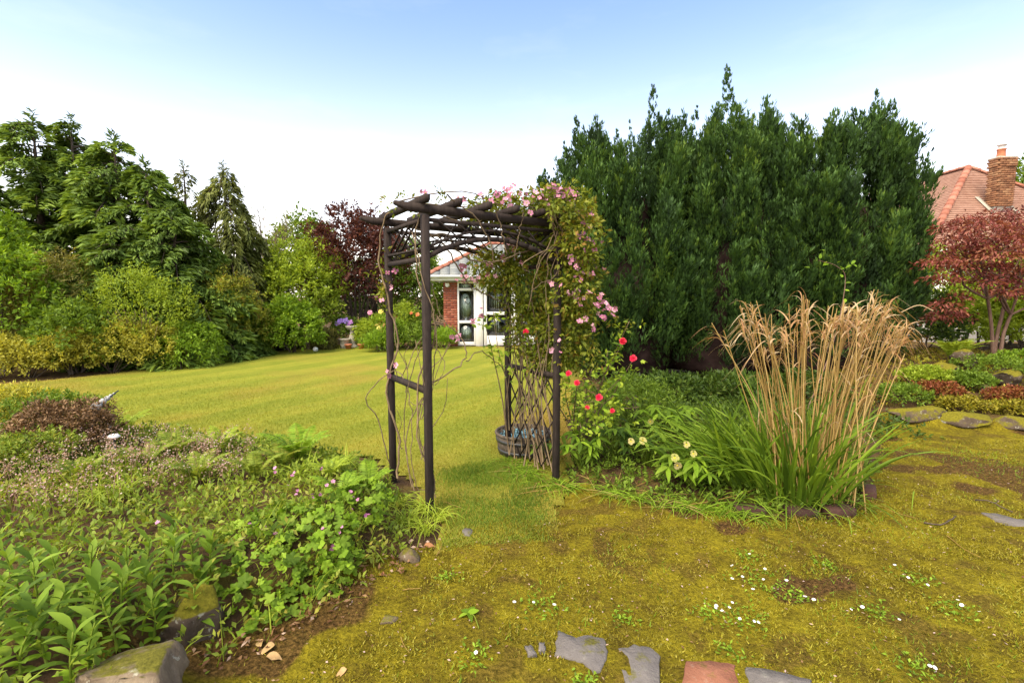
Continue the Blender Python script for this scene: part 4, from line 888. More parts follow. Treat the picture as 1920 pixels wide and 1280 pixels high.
for (wx, ww) in ((L_ + 1.6, 1.3), (L_ + 4.6, 1.5)):
    mb = MB()
    for dx in (-ww / 2, 0, ww / 2): box(mb, (wx + dx, f_ + .30, 1.75), (.07, .08, 1.25))
    for dz in (1.12, 2.38): box(mb, (wx, f_ + .302, dz), (ww + .07, .08, .07))
    w_ = mb.build('window', M['white'], hc); mb = MB(); box(mb, (wx, f_ + .33, 1.75), (ww, .01, 1.2)); mb.build('pane', M['glass'], w_); mb = MB(); box(mb, (wx, f_ + .22, 1.06), (ww + .2, .22, .05)); mb.build('sill', M['white'], w_)
# chimney built of bricks
cY = 17.9; cx0, cx1 = D(1871, 330, cY)[0], D(1904, 330, cY)[0]; cz0 = 4.0; cz1 = D(1880, 297, cY)[2]
mb = MB(); box(mb, ((cx0 + cx1) / 2, cY + .20, (cz0 + cz1) / 2), (cx1 - cx0 - .03, .36, cz1 - cz0)); ch = mb.build('chimney', M['mortar'], hc)
bmc = brick_mesh('brick', M['oldbrick'], (.205, .1, .066)); wd = cx1 - cx0; nb = max(3, round(wd / .215)); bw = wd / nb
k = 0; z = cz0 + .9
while z < cz1:
    big = .035 if z > cz1 - .26 else 0
    for i_ in range(nb + (k % 2)):
        x = cx0 + (i_ + (.5 if k % 2 == 0 else 0)) * bw; x = min(max(x, cx0 + .05), cx1 - .05)
        s_ = (.5, 1, 1) if (k % 2 and i_ in (0, nb)) else (bw / .22, 1, 1)
        inst('brick', bmc, ch, (x, cY + .025 - big + rng.normal(0, .004), z), None, s_)
    for i_ in range(2): inst('brick', bmc, ch, (cx0 + .02 - big, cY + .10 + i_ * .2 - (.05 if k % 2 else 0), z), Matrix.Rotation(R(90), 3, 'Z'))
    z += .078; k += 1
mb = MB(); box(mb, ((cx0 + cx1) / 2, cY + .20, cz1 + .045), (wd + .08, .46, .07), bev=.02); mb.build('cap', M['cast'], ch)
mb = MB(); pc = np.array([D(1878, 280, cY + .2)[0], cY + .2, cz1 + .08]); lathe(mb, [(.0, 0), (.15, 0), (.13, .06), (.12, .25), (.14, .27), (.14, .30), (.09, .30), (.09, .1)], pc, 14); mb.build('chimney_pot', M['terracotta'], ch)
mb = MB(); lathe(mb, [(.10, .30), (.10, .42), (.15, .43), (.15, .47), (.0, .5)], pc, 14); mb.build('chimney_cowl', M['white'], ch)
mb = MB(); p0 = np.array([cx0 - .25, cY - .35, 0]); 
for sx_ in (cx0 - .12, cx1 + .12): beam(mb, (sx_, cY - .1, ez + (cY - .1 - f_) / 3.5 * (ax_[2] - ez) + .09), (sx_, cY + .6, ez + (cY + .6 - f_) / 3.5 * (ax_[2] - ez) + .09), .16, .02)
mb.build('flashing', M['cast'], ch)

# ================================================================== GARDEN ARCH
pA = np.array([-.605, 3.40]); eu = np.array([.83, .557]); eu /= np.linalg.norm(eu); ev = np.array([-eu[1], eu[0]]); AW, AD = 1.19, .76; PT = .052
def arc(u, v, z): q = pA + eu * u + ev * v; return np.array([q[0], q[1], z])
ar = thing('garden_arch', (*(pA + eu * AW / 2 + ev * AD / 2), 0), 'dark brown timber rose arch with lattice and slatted top', 'garden arch')
U3, V3 = np.array([*eu, 0]), np.array([*ev, 0]); rotA = np.stack([U3, V3, [0, 0, 1]], 1)
BZ = 2.16
posts = {}
for nm, (u, v) in dict(A=(0, 0), B=(0, AD), C=(AW, 0), D=(AW, AD)).items():
    p = arc(u, v, 0); z0 = hz(p[0], p[1]) - .08; mb = MB(); box(mb, (p[0], p[1], (z0 + BZ) / 2), (PT, PT, BZ - z0), rotA, bev=.006); mb.build('post', M['arch'], ar); posts[nm] = p
def slant_beam(p, q, w, t, ends=.10, nose=.1):     # a bearer with ends cut back underneath
    p = np.asarray(p, float); q = np.asarray(q, float); a = unit(q - p); s_ = unit(np.cross(a, [0, 0, 1])) * w / 2
    V = []
    for sd_ in (-1, 1):
        V += [p + s_ * sd_ + [0, 0, t / 2], q + s_ * sd_ + [0, 0, t / 2], q + s_ * sd_ + [0, 0, t * nose], q - a * ends + s_ * sd_ - [0, 0, t / 2], p + a * ends + s_ * sd_ - [0, 0, t / 2], p + s_ * sd_ + [0, 0, t * nose]]
    mb = MB(); mb.add(V, [(0, 1, 7, 6), (1, 2, 8, 7), (2, 3, 9, 8), (3, 4, 10, 9), (4, 5, 11, 10), (5, 0, 6, 11), (0, 5, 4, 1), (1, 4, 3, 2), (6, 7, 10, 11), (7, 8, 9, 10)]); return mb
slant_beam(arc(-.22, 0, BZ + .045), arc(AW + .22, 0, BZ + .03), .034, .058).build('bearer', M['arch'], ar)
slant_beam(arc(-.22, AD, BZ + .045), arc(AW + .22, AD, BZ + .03), .034, .058).build('bearer', M['arch'], ar)
for u in np.linspace(-.02, AW + .02, 6): slant_beam(arc(u, -.10, BZ + .10), arc(u, AD + .10, BZ + .085), .034, .05, .022, -.2).build('rafter', M['arch'], ar)
for v in (0, AD):                         # lattice head with a curved lower rail on both faces
    us = np.linspace(PT / 2, AW - PT / 2, 13); zc = lambda u: 1.86 + .17 * math.sin(math.pi * u / AW) ** .8
    for rail_z, th in ((0, .034), (.062, .016)):
        mb = MB()
        for a_, b_ in zip(us[:-1], us[1:]): beam(mb, arc(a_, v, zc(a_) + rail_z), arc(b_, v, zc(b_) + rail_z), .032, th, ext=(.004, .004))
        mb.build('curved_rail', M['arch'], ar)
    mb = MB(); beam(mb, arc(PT / 2, v, BZ - .03), arc(AW - PT / 2, v, BZ - .03), .026, .026); mb.build('head_rail', M['arch'], ar)
    for k in range(9):
        u0 = PT / 2 + .02 + k * .128
        for sg in (-1, 1):
            u1 = u0 + sg * .22
            if not (PT / 2 < u1 < AW - PT / 2): continue
            mb = MB(); beam(mb, arc(u0, v + .006 * sg, zc(u0)), arc(u1, v + .006 * sg, BZ - .02), .007, .014, up=V3); mb.build('lattice_slat', M['arch'], ar)
for u in (0, AW):
    for z, th in ((1.86, .034), (1.93, .016), (BZ - .03, .026)):
        mb = MB(); beam(mb, arc(u, PT / 2, z), arc(u, AD - PT / 2, z), .032, th); mb.build('side_rail', M['arch'], ar)
    for k in range(6):
        v0 = PT / 2 + .03 + k * .125
        for sg in (-1, 1):
            v1 = v0 + sg * .3
            if not (PT / 2 < v1 < AD - PT / 2): continue
            mb = MB(); beam(mb, arc(u + .006 * sg, v0, 1.95), arc(u + .006 * sg, v1, BZ - .03), .007, .014, up=U3); mb.build('lattice_slat', M['arch'], ar)
    mb = MB(); beam(mb, arc(u, PT / 2, .92), arc(u, AD - PT / 2, .92), .04, .04); mb.build('cross_rail', M['arch'], ar)
    for k, (va, za, vb, zb) in enumerate([(.06, .92, .38, .45), (.38, .92, .06, .45), (.38, .45, .70, .92), (.70, .45, .38, .92)]):
        if False: mb = MB(); beam(mb, arc(u + .007 * (-1) ** k, va, za), arc(u + .007 * (-1) ** k, vb, zb), .008, .022, up=U3); mb.build('lattice_slat', M['arch'], ar)

for k in range(-3, 6):                     # criss-cross trellis between the two right posts
    for sg in (-1, 1):
        z0, v0 = .06, PT / 2 + .02 + k * .17; v1 = v0 + .62 * sg if sg > 0 else v0 + .5 - .62; v0 = v0 if sg > 0 else v0 + .5; z1 = .90
        t0, t1 = 0.0, 1.0; lo_, hi_ = PT / 2, AD - PT / 2
        for lim_ in (lo_, hi_):
            tt = (lim_ - v0) / (v1 - v0)
            if (v1 > v0) == (lim_ == lo_): t0 = max(t0, tt)
            else: t1 = min(t1, tt)
        if t1 - t0 < .12: continue
        mb = MB(); beam(mb, arc(AW + .006 * sg, v0 + (v1 - v0) * t0, z0 + (z1 - z0) * t0), arc(AW + .006 * sg, v0 + (v1 - v0) * t1, z0 + (z1 - z0) * t1), .007, .013, up=U3); mb.build('lattice_slat', M['arch'], ar)

# ================================================================== FLOWER AND LEAF PIECES (shared mesh data)
def petal_flower(name, mat, n_pet, L, W, cup, eye=None, rows=1, seed=0):
    r = np.random.default_rng(seed); mb = MB()
    for k in range(n_pet):
        row = k * rows // n_pet; a = 2 * math.pi * k / n_pet * rows + row * .5 + r.normal(0, .12); tilt = cup + row * .35
        A = np.array([math.cos(a) * math.cos(tilt), math.sin(a) * math.cos(tilt), math.sin(tilt)]); S = np.array([-math.sin(a), math.cos(a), 0]); N = np.cross(A, S)
        l_, w_ = L * r.uniform(.85, 1.1) * (1 - .18 * row), W * r.uniform(.9, 1.1)
        V = [np.zeros(3), A * l_ * .45 + S * w_ * .42 + N * w_ * .1, A * l_ * .85 + S * w_ * .45 - N * l_ * .08, A * l_ - N * l_ * .16, A * l_ * .85 - S * w_ * .45 - N * l_ * .08, A * l_ * .45 - S * w_ * .42 + N * w_ * .1, A * l_ * .5 - N * w_ * .06]
        mb.add(V, [(0, 1, 6, 5), (1, 2, 3, 6), (6, 3, 4, 5)], mi=0)
    if eye: lathe(mb, [(L * .3, 0), (L * .22, L * .16), (0, L * .2)], (0, 0, .0), 6, mi=1)
    return mb.mesh(name, [mat] + ([eye] if eye else []))
CLEM = [petal_flower('flower', M['pink'], 4 + (k % 2), .030, .024, .25 + .15 * k, M['cream'], seed=k) for k in range(3)]
ROSE = [petal_flower('bloom', M['rose'], 14, .036, .038, .35, seed=k + 9, rows=3) for k in range(2)]
def round_up(): pass
YROSE = petal_flower('bloom', M['yellowrose'], 14, .07, .07, .3, seed=21, rows=3); OROSE = petal_flower('bloom', M['orangerose'], 14, .06, .06, .3, seed=22, rows=3)
PEONY = petal_flower('bloom', M['pink'], 16, .09, .08, .3, seed=23, rows=3)
GERF = [petal_flower('flower', M['gerpink'], 5, .017, .014, .45, seed=31 + k) for k in range(2)]
HELF = petal_flower('flower', M['cream'], 5, .030, .032, .35, M['yolk'], seed=41)
DAISY = petal_flower('flower', M['daisy'], 9, .0105, .007, .12, M['yolk'], seed=51)
def broad_leaf(name, mat, L=.12, W=.034, curve=.25, fold=.25, pw=.55, wave=0.0):
    t = np.array([0, .12, .3, .5, .7, .87, 1.0]); w = W / 2 * np.sin(np.pi * np.clip(t, .03, 1) ** pw) ** .8; w[0] = W * .06; w[-1] = 0.0006
    y = L * t; z = -curve * L * t ** 2.2
    V = np.concatenate([np.stack([-w, y, z + fold * w], 1), np.stack([0 * w, y, z], 1), np.stack([w, y, z + fold * w + wave * np.sin(t * 9) * W], 1)]); n = len(t); q = []
    for k in range(n - 1): q += [(k, n + k, n + k + 1, k + 1), (n + k, 2 * n + k, 2 * n + k + 1, n + k + 1)]
    return MB().add(V, q).mesh(name, mat, smooth=True)
BROAD = [broad_leaf('leaf', M['mid_o'], .13, .042, c_, .3, 1.2) for c_ in (.10, .3, .55)]
OVAL = [broad_leaf('leaf', M['bright_o'], .075, .042, c_, .15, .75) for c_ in (.1, .35)]
LEAFLET = [broad_leaf('leaf', M['bright_o'], .05, .03, .2, .2, .8), broad_leaf('leaf', M['mid_o'], .055, .03, .35, .25, .8)]
def palmate(name, mat, rad=.028, lobes=5, seed=0):
    r = np.random.default_rng(seed); m_ = 30; a = np.linspace(R(-155), R(155), m_) + math.pi / 2
    rr = rad * (.66 + .34 * np.abs(np.cos((a - math.pi / 2) * lobes / 2 * 1.12)) ** .7) * (1 + .06 * np.sin(a * 23)) * (1 - .12 * np.abs(a - math.pi / 2) / 2.7)
    V = np.concatenate([[[0, 0, 0]], np.stack([np.cos(a) * rr * .55, np.sin(a) * rr * .55, np.full(m_, rad * .10)], 1), np.stack([np.cos(a) * rr, np.sin(a) * rr, rad * (.02 + .12 * np.cos((a - 1.57) * lobes * 1.1))], 1)])
    mb = MB(); k = np.arange(m_ - 1); mb.add(V, np.stack([1 + k, 1 + m_ + k, 2 + m_ + k, 2 + k], -1)); mb.f[3].append(np.stack([np.zeros(m_ - 1, int), 1 + k, 2 + k], -1)); mb.t[3].append(np.full(m_ - 1, .5)); mb.m[3].append(np.zeros(m_ - 1))
    return mb.mesh(name, mat, smooth=True)
PALM = [palmate('leaf', M['bright_o'], .030, 5, 1), palmate('leaf', M['mid_o'], .034, 5, 2)]

# ================================================================== CLEMATIS ON THE ARCH
rb = np.random.default_rng(120)
cl = thing('climbing_clematis', arc(AW, AD * .5, 0), 'pink clematis covering the right side and top of the arch', 'climbing plant')
def vlobe(px, py, Y, rx, ry, rz): p = D(px, py, Y); return (*p, rx, ry, rz)
lob = [vlobe(1050, 385, 4.1, .24, .24, .10), vlobe(1000, 385, 4.2, .26, .2, .06), vlobe(940, 388, 4.2, .24, .15, .04), vlobe(1082, 440, 4.05, .12, .2, .22), vlobe(1090, 540, 4.1, .10, .16, .26), vlobe(1060, 520, 4.2, .14, .2, .26),
       vlobe(985, 520, 4.45, .17, .16, .24), vlobe(930, 500, 4.5, .18, .14, .13), vlobe(1000, 610, 4.5, .18, .18, .26), vlobe(1055, 620, 4.25, .15, .16, .26), vlobe(1085, 640, 4.2, .12, .12, .16), vlobe(1010, 450, 4.4, .24, .2, .12), vlobe(1030, 665, 4.4, .14, .15, .10)]
p, u = lobe_points(lob, 1500, rb, (.15, 1.12), -1)
mb = MB(); ax = u * .4 + sph(len(p), rb) * .8 + np.array([0, 0, -.25])
spray_leaves(mb, p, ax, 11, .13, .045, .021, tilt=1.0, droop=.3, r=rb, spread=.7)
# thin leaves at the left post and along the top
lp = [D(728 + rb.normal(0, 12), y, 4.05) for y in np.linspace(480, 600, 24)] + [D(720 + 330 * t, 378 + 6 * t + rb.normal(0, 4), 3.75 + .5 * t) for t in rb.random(26)] + [D(1150 + rb.normal(0, 14), 600 + rb.normal(0, 10), 4.2) for _ in range(8)]
lp = np.array(lp); spray_leaves(mb, lp, sph(len(lp), rb), 9, .10, .042, .02, tilt=1.0, r=rb, spread=.7)
mb.build('foliage', M['clematis'], cl)
vn = MB()
def vine(pts, r0, r1, n=26, sides=6):
    c_ = spline(pts, n); c_ = c_ + rb.normal(0, .006, c_.shape); tube(vn, c_, np.linspace(r0, r1, n) * .72, sides)
g0 = lambda u, v: arc(u, v, 0)
# stems up the left posts
vine([arc(.06, .1, .06), arc(.05, .02, .25), arc(-.06, .05, .6), arc(-.02, .10, 1.0), arc(.06, -.02, 1.35), arc(-.04, .04, 1.7), arc(-.05, .06, 2.0), arc(.0, .05, 2.22)], .011, .007, 40)
vine([arc(.10, .12, .06), arc(.05, .22, .4), arc(.0, .16, .75), arc(.07, .05, 1.0), arc(.05, -.04, 1.4), arc(-.03, -.02, 1.7), arc(-.05, .1, 2.05)], .008, .005, 36)
vine([arc(.0, AD - .1, .06), arc(.04, AD - .05, .4), arc(-.05, AD - .02, .8), arc(.04, AD - .06, 1.2), arc(-.02, AD - .05, 1.55), arc(-.08, AD, 1.9), arc(-.06, AD - .1, 2.2), arc(.03, AD - .25, 2.3)], .014, .009, 40)
vine([arc(.0, AD + .03, .06), arc(-.12, AD, .55), arc(-.22, AD - .05, .8), arc(-.03, AD - .2, 1.0), arc(.03, AD - .35, .75), arc(.0, AD - .42, .3), arc(.03, AD - .5, .05)], .007, .005, 40)
vine([arc(.0, .32, .06), arc(-.03, .38, .45), arc(.02, .25, .75), arc(.03, .1, .85), arc(.02, .05, .5), arc(.05, .12, .1)], .007, .005, 30)
vine([arc(.03, .4, .05), arc(.0, .5, .5), arc(-.02, .3, .95), arc(.04, .1, 1.25), arc(.12, -.03, 1.12), arc(.06, -.02, .95)], .006, .004, 30)
vine([arc(.0, .2, .9), arc(.18, -.03, 1.05), arc(.30, -.02, 1.15), arc(.27, 0, 1.3), arc(.12, 0, 1.45), arc(.05, .02, 1.7)], .008, .005, 30)
vine([arc(.30, -.02, 1.12), arc(.5, .1, 1.16), arc(.75, .3, 1.05), arc(1.0, .5, .92), arc(1.15, .6, .85)], .006, .004, 26)
# over the top and hanging inside
vine([arc(.02, .1, 2.02), arc(.2, .08, 2.05), arc(.35, .1, 1.9), arc(.6, .05, 1.86), arc(.85, .05, 1.95), arc(1.1, .1, 2.0)], .010, .008, 34)
vine([arc(.0, .2, 2.1), arc(.25, .25, 2.02), arc(.42, .3, 1.82), arc(.55, .35, 1.68), arc(.8, .45, 1.6), arc(1.1, .6, 1.5)], .010, .006, 34)
vine([arc(.15, -.04, 2.3), arc(.35, -.05, 2.18), arc(.5, -.03, 2.02), arc(.56, -.02, 1.86)], .008, .006, 20)
vine([arc(.55, -.05, 2.24), arc(.62, -.03, 2.08), arc(.66, -.02, 1.92)], .007, .005, 16); vine([arc(.8, -.06, 2.26), arc(.78, -.03, 2.1), arc(.74, -.02, 1.9)], .006, .004, 16)
for k in range(7): vine([arc(AW - .12 + rb.normal(0, .03), -.05, 2.28), arc(AW - .05 + rb.normal(0, .08), -.06, 2.1), arc(AW - .12 + rb.normal(0, .12), -.04, 1.85), arc(AW - .2 + rb.normal(0, .15), .02, 1.6 + rb.normal(0, .1))], .007, .004, 20)
for k in range(26):
    a_ = arc(AW + rb.normal(0, .04), rb.uniform(.0, AD), rb.uniform(.0, .1)); b_ = arc(AW + rb.normal(0, .06), rb.uniform(0, AD), rb.uniform(1.0, 1.9)); tube(vn, wander(a_, b_, 12, .06, r=rb), np.linspace(.007, .004, 12), 5)
for k in range(10): tube(vn, wander(arc(rb.uniform(0, 1), rb.uniform(0, AD), BZ + .17), arc(AW + .1, rb.uniform(0, AD), BZ + .2), 12, .08, r=rb), np.linspace(.006, .003, 12), 5)
for k in range(12): a_ = arc(rb.uniform(-.04, .1), rb.uniform(0, AD), rb.uniform(.02, 1.0)); tube(vn, wander(a_, a_ + rb.normal(0, .12, 3) + [0, 0, rb.uniform(.2, .7)], 9, .06, r=rb), np.linspace(.0045, .002, 9), 4)
vn.build('vine_stems', M['vine'], cl)
zc4 = [(1095, 50), (1010, 70), (1030, 100), (1140, 95), (860, 110), (735, 115), (960, 85), (1330, 40), (1370, 65), (1410, 60), (1440, 75), (1290, 80), (1295, 120), (1215, 120), (1180, 150), (1460, 125), (1490, 180), (1570, 265), (1565, 360), (1635, 432), (1590, 460), (1600, 530), (1615, 590), (1530, 630), (1545, 660), (1470, 775), (1510, 740), (1550, 775), (1660, 790), (1665, 840), (1710, 835), (1685, 890), (1090, 320), (1080, 365), (1060, 410), (1055, 440), (1025, 490), (1185, 465), (965, 530), (1165, 575), (745, 585), (915, 630), (725, 660), (1460, 495), (1480, 565), (1345, 680), (1545, 930), (1600, 1000), (920, 570), (820, 660), (475, 85), (1050, 120), (1350, 90), (1390, 95), (1450, 95)]
left_f = [(275, 700), (250, 620), (175, 790), (285, 1220), (240, 1240), (870, 880), (820, 920), (1360, 1080), (700, 1030)]
for (zx, zy) in zc4 + left_f:
    px, py = 660 + zx / 3.556, 340 + zy / 3.556; Y = 3.95 if zx < 600 else (4.35 if zx < 1200 and zy > 250 else (3.72 + .25 * (zx - 700) / 800 if zy < 200 else 3.95))
    c_ = D(px, py, Y)
    for _ in range(rb.integers(3, 6) if zx > 600 else 2):
        q = c_ + rb.normal(0, .03, 3); ax = unit(np.array([rb.normal(0, .5), -.8 + rb.normal(0, .3), .35 + rb.normal(0, .4)]))
        inst('flower', CLEM[rb.integers(0, 3)], cl, q, frame(sph(1, rb)[0], ax), rb.uniform(.6, 1.0))

# ================================================================== ROSE BUSH
rf_ = GT(1085, 850); rs = thing('rose_bush', rf_, 'rose bush with red blooms at the right foot of the arch', 'rose bush'); rb = np.random.default_rng(130)
st = MB(); mb = MB(); pts = []
blooms = [(1168, 640, 3.9), (1187, 672, 3.9), (1082, 718, 3.85), (1123, 745, 3.85), (1148, 770, 3.85), (1101, 764, 3.9), (986, 622, 4.2), (1066, 700, 3.95)]
targets = [(b_[0], b_[1], b_[2]) for b_ in blooms] + [(1180, 600, 4.0), (1140, 655, 3.95), (1110, 690, 4.0), (1170, 700, 3.95), (1150, 740, 3.9), (1200, 760, 3.95), (1090, 800, 3.9), (1130, 800, 3.85)]
for (x_, y_, Y_) in targets:
    e_ = D(x_, y_, Y_); m_ = (rf_ + e_) / 2 + [rb.normal(0, .06), rb.normal(0, .05), .14]; c_ = spline([rf_ + rb.normal(0, .05, 3) * [1, 1, 0] - [0, 0, .03], m_, e_ + [0, 0, -.01]], 14); tube(st, c_, np.linspace(.007, .003, 14), 5); pts.append(c_[5:])
for (x_, y_) in [(905, 600), (925, 590), (915, 650), (935, 670), (945, 640), (960, 690)]: pts.append(np.array([D(x_, y_, 4.3), D(x_ + 6, y_ + 10, 4.3), D(x_ - 6, y_ + 18, 4.32)]))
tube(st, spline([arc(AW - .05, AD - .1, .05), arc(AW - .1, AD - .05, .6), arc(AW - .25, AD - .1, 1.1), D(910, 610, 4.3)], 20), np.linspace(.008, .003, 20), 5)
tube(st, spline([arc(AW - .05, AD - .1, .3), D(950, 720, 4.4), D(935, 660, 4.3), D(925, 585, 4.3)], 16), np.linspace(.006, .003, 16), 5)
st.build('canes', M['vine'], rs)
pts = np.concatenate(pts); k = 0
for q in pts:
    for _ in range(2 if q[0] < 0 else 1):
        if k >= 290: break
        dirn = sph(1, rb)[0] * [1, 1, .5]; k += 1
        inst('leaf', LEAFLET[rb.integers(0, 2)], rs, q + rb.normal(0, .02, 3), frame(dirn, np.array([0, -.5, 1.]) + rb.normal(0, .4, 3)), rb.uniform(.75, 1.25))
pp = np.repeat(pts, 1, 0) + rb.normal(0, .035, (len(pts), 3)); spray_leaves(mb, pp, sph(len(pp), rb), 4, .07, .045, .026, r=rb, tint0=rb.random(len(pp)) * .7 + .3); mb.build('foliage', M['lime'], rs)
for (x_, y_, Y_) in blooms: inst('bloom', ROSE[rb.integers(0, 2)], rs, D(x_, y_, Y_), frame((1, 0, .2), np.array([rb.normal(0, .3), -.8, .5])), rb.uniform(.7, .9) if y_ < 760 else .6)

# ================================================================== TALL DRY GRASS
rb = np.random.default_rng(140); gc = GT(1525, 930); gr = thing('tall_ornamental_grass', gc, 'tall clump of green grass with dry tan stalks on the moss', 'ornamental grass')
mb = MB(); n_ = 330; a_ = rb.random(n_) * 6.28; q = np.sqrt(rb.random(n_)); bp_ = gc + np.stack([np.cos(a_) * q * .38 - .12, np.sin(a_) * q * .30 + .12, np.zeros(n_)], 1); bp_[:, 2] = h(bp_[:, 0], bp_[:, 1])
A = np.stack([np.cos(a_) * q * .55 + rb.normal(0, .14, n_) - .12, np.sin(a_) * q * .5 + rb.normal(0, .14, n_), np.ones(n_)], 1)
blades(mb, bp_, A, rb.uniform(.55, 1.12, n_), rb.uniform(.014, .032, n_), rb.uniform(.08, .5, n_), rb.random(n_), 6, r=rb)
n_ = 150; bp2 = gc + np.stack([rb.normal(-.5, .16, n_), rb.normal(.28, .12, n_), np.zeros(n_)], 1); bp2[:, 2] = h(bp2[:, 0], bp2[:, 1])
blades(mb, bp2, np.stack([rb.normal(-.42, .35, n_), rb.normal(-.1, .25, n_), np.ones(n_)], 1), rb.uniform(.5, 1.02, n_), rb.uniform(.018, .034, n_), rb.uniform(.08, .5, n_), rb.random(n_), 6, r=rb)
n_ = 130; a_ = rb.random(n_) * 6.28; bp2 = gc + np.stack([rb.normal(-.25, .32, n_), rb.normal(-.05, .1, n_), np.zeros(n_)], 1); bp2[:, 2] = h(bp2[:, 0], bp2[:, 1]) + .01
blades(mb, bp2, np.stack([rb.normal(0, .9, n_), rb.normal(-.45, .4, n_), np.full(n_, .55)], 1), rb.uniform(.18, .42, n_), .011, rb.uniform(.5, .9, n_), rb.random(n_), 5, r=rb)
mb.build('green_blades', M['grassg'], gr)
ds = MB(); dt = MB(); tops = []
heads = [(1392, 572, 5), (1412, 560, 5), (1440, 585, 6), (1448, 610, 4), (1490, 558, 3), (1508, 548, 6), (1520, 575, 4), (1470, 605, 4), (1565, 572, 7), (1585, 560, 7), (1606, 575, 7), (1628, 570, 6), (1650, 540, 6), (1662, 562, 7), (1684, 582, 7), (1702, 600, 5), (1555, 600, 4), (1345, 600, 2), (1620, 610, 5), (1690, 625, 4)]
for (hx, hy, hn) in [h_ for h_ in heads for _ in range(h_[2])]:
    tx, ty, yy = hx + rb.normal(0, 7), hy + abs(rb.normal(0, 26)), rb.uniform(3.7, 4.15)
    e_ = D(tx, ty, yy); b_ = gc + [(tx - 1540) / 370 * .52 + rb.normal(0, .07), rb.normal(.08, .12), 0]; b_[2] = hz(b_[0], b_[1])
    m_ = b_ + (e_ - b_) * .5 + [-.05 * (tx - 1500) / 200 + rb.normal(0, .02), 0, .02]
    c_ = spline([b_, m_, e_], 9); tube(ds, c_, np.linspace(.0056, .0036, 9), 4, tint=rb.random() * .8 + .1, cap=False); tops.append((e_, unit(e_ - m_), c_))
    for _ in range(2):
        q = c_[rb.integers(3, 8)]; blades(dt, q[None], np.array([[rb.normal(0, .5), rb.normal(0, .4), 1]]), rb.uniform(.12, .3), .007, rb.uniform(.5, 1.3), rb.random(), 5, r=rb)
for e_, d_, c_ in tops:
    m_ = rb.integers(3, 6); Ax = d_ + rb.normal(0, .30, (m_, 3)) + [.10, 0, .15]
    blades(dt, np.repeat((e_ - d_ * rb.uniform(.0, .12))[None], m_, 0) - d_ * rb.uniform(0, .14, (m_, 1)), Ax, rb.uniform(.10, .28, m_), rb.uniform(.007, .016, m_), rb.uniform(.3, 1.9, m_), rb.random(m_), 6, r=rb)
for (p0, p1, p2) in [((1670, 610), (1720, 620), (1742, 665)), ((1690, 585), (1722, 572), (1750, 582))]:
    c_ = spline([D(*p0, 3.9), D(*p1, 3.85), D(*p2, 3.8)], 12); s_ = np.array([0, .3, 1.]) * .0028
    V = np.stack([c_ - s_, c_ + s_], 1).reshape(-1, 3); k = np.arange(11) * 2; dt.add(V, np.stack([k, k + 1, k + 3, k + 2], -1), .8)
tag(ds.build('dry_stalks', M['dry'], gr), 'dry tan stalks', kind='stuff'); tag(dt.build('dry_leaf_tips', M['drytip'], gr), 'curled papery leaf tips', kind='stuff')

# ================================================================== EDGING, TUB
def brick_thing(px, py, rz, lab):
    p = G(px, py); mb = MB(); box(mb, p + [0, 0, .008], (.215, .1, .09), Matrix.Rotation(R(rz), 3, 'Z'), bev=.01); tag(mb.build('edging_brick', M['edgebrick']), lab, 'brick', 'edging bricks round the tall grass')
brick_thing(1500, 964, -6, 'damp edging brick left of centre under the tall grass'); brick_thing(1572, 962, 4, 'damp edging brick right of centre under the tall grass'); brick_thing(1405, 960, -12, 'damp edging brick left of the tall grass, half hidden'); brick_thing(1628, 925, 55, 'damp edging brick at the right turn of the grass bed')
tc = G(978, 862); tc[1] += .27; tc[0] += .02; tc[2] = hz(tc[0], tc[1])
tb_ = thing('round_planter_tub', tc, 'shallow round wooden tub with pale blue chips behind the arch', 'planter tub')
mb = MB()
for k in range(22):
    a_ = 2 * math.pi * k / 22; o_ = np.array([math.cos(a_), math.sin(a_), 0]); beam(mb, tc + o_ * .235 + [0, 0, -.02], tc + o_ * .272 + [0, 0, .215 + rng.normal(0, .003)], .074, .018, up=o_)
mb.build('staves', M['tub'], tb_)
for z_, r_ in ((.05, .257), (.155, .274)): mb = MB(); lathe(mb, [(r_ - .004, z_ - .016), (r_ + .005, z_ - .015), (r_ + .008, z_ + .015), (r_ - .001, z_ + .016)], tc, 40); mb.build('hoop', M['metal'], tb_)
mb = MB(); a_ = np.linspace(0, 6.283, 41); tube(mb, tc + np.stack([.278 * np.cos(a_), .278 * np.sin(a_), np.full(41, .215)], 1), .016, 6); mb.build('rim', M['tub'], tb_)
mb = MB(); lathe(mb, [(.262, .165), (.0, .166)], tc, 30); mb.build('water', M['flint'], tb_)
mb = MB(); n_ = 420; a_ = rng.random(n_) * 6.28; q = np.sqrt(rng.random(n_)) * .25; pc = tc + np.stack([np.cos(a_) * q, np.sin(a_) * q, .168 + .02 * rng.random(n_)], 1)
diamonds(mb, pc, sph(n_) * [1, 1, .5], sph(n_), rng.uniform(.015, .05, n_), rng.uniform(.01, .03, n_), rng.random(n_)); tag(mb.build('blue_chips', M['pebble'], tb_), kind='stuff')

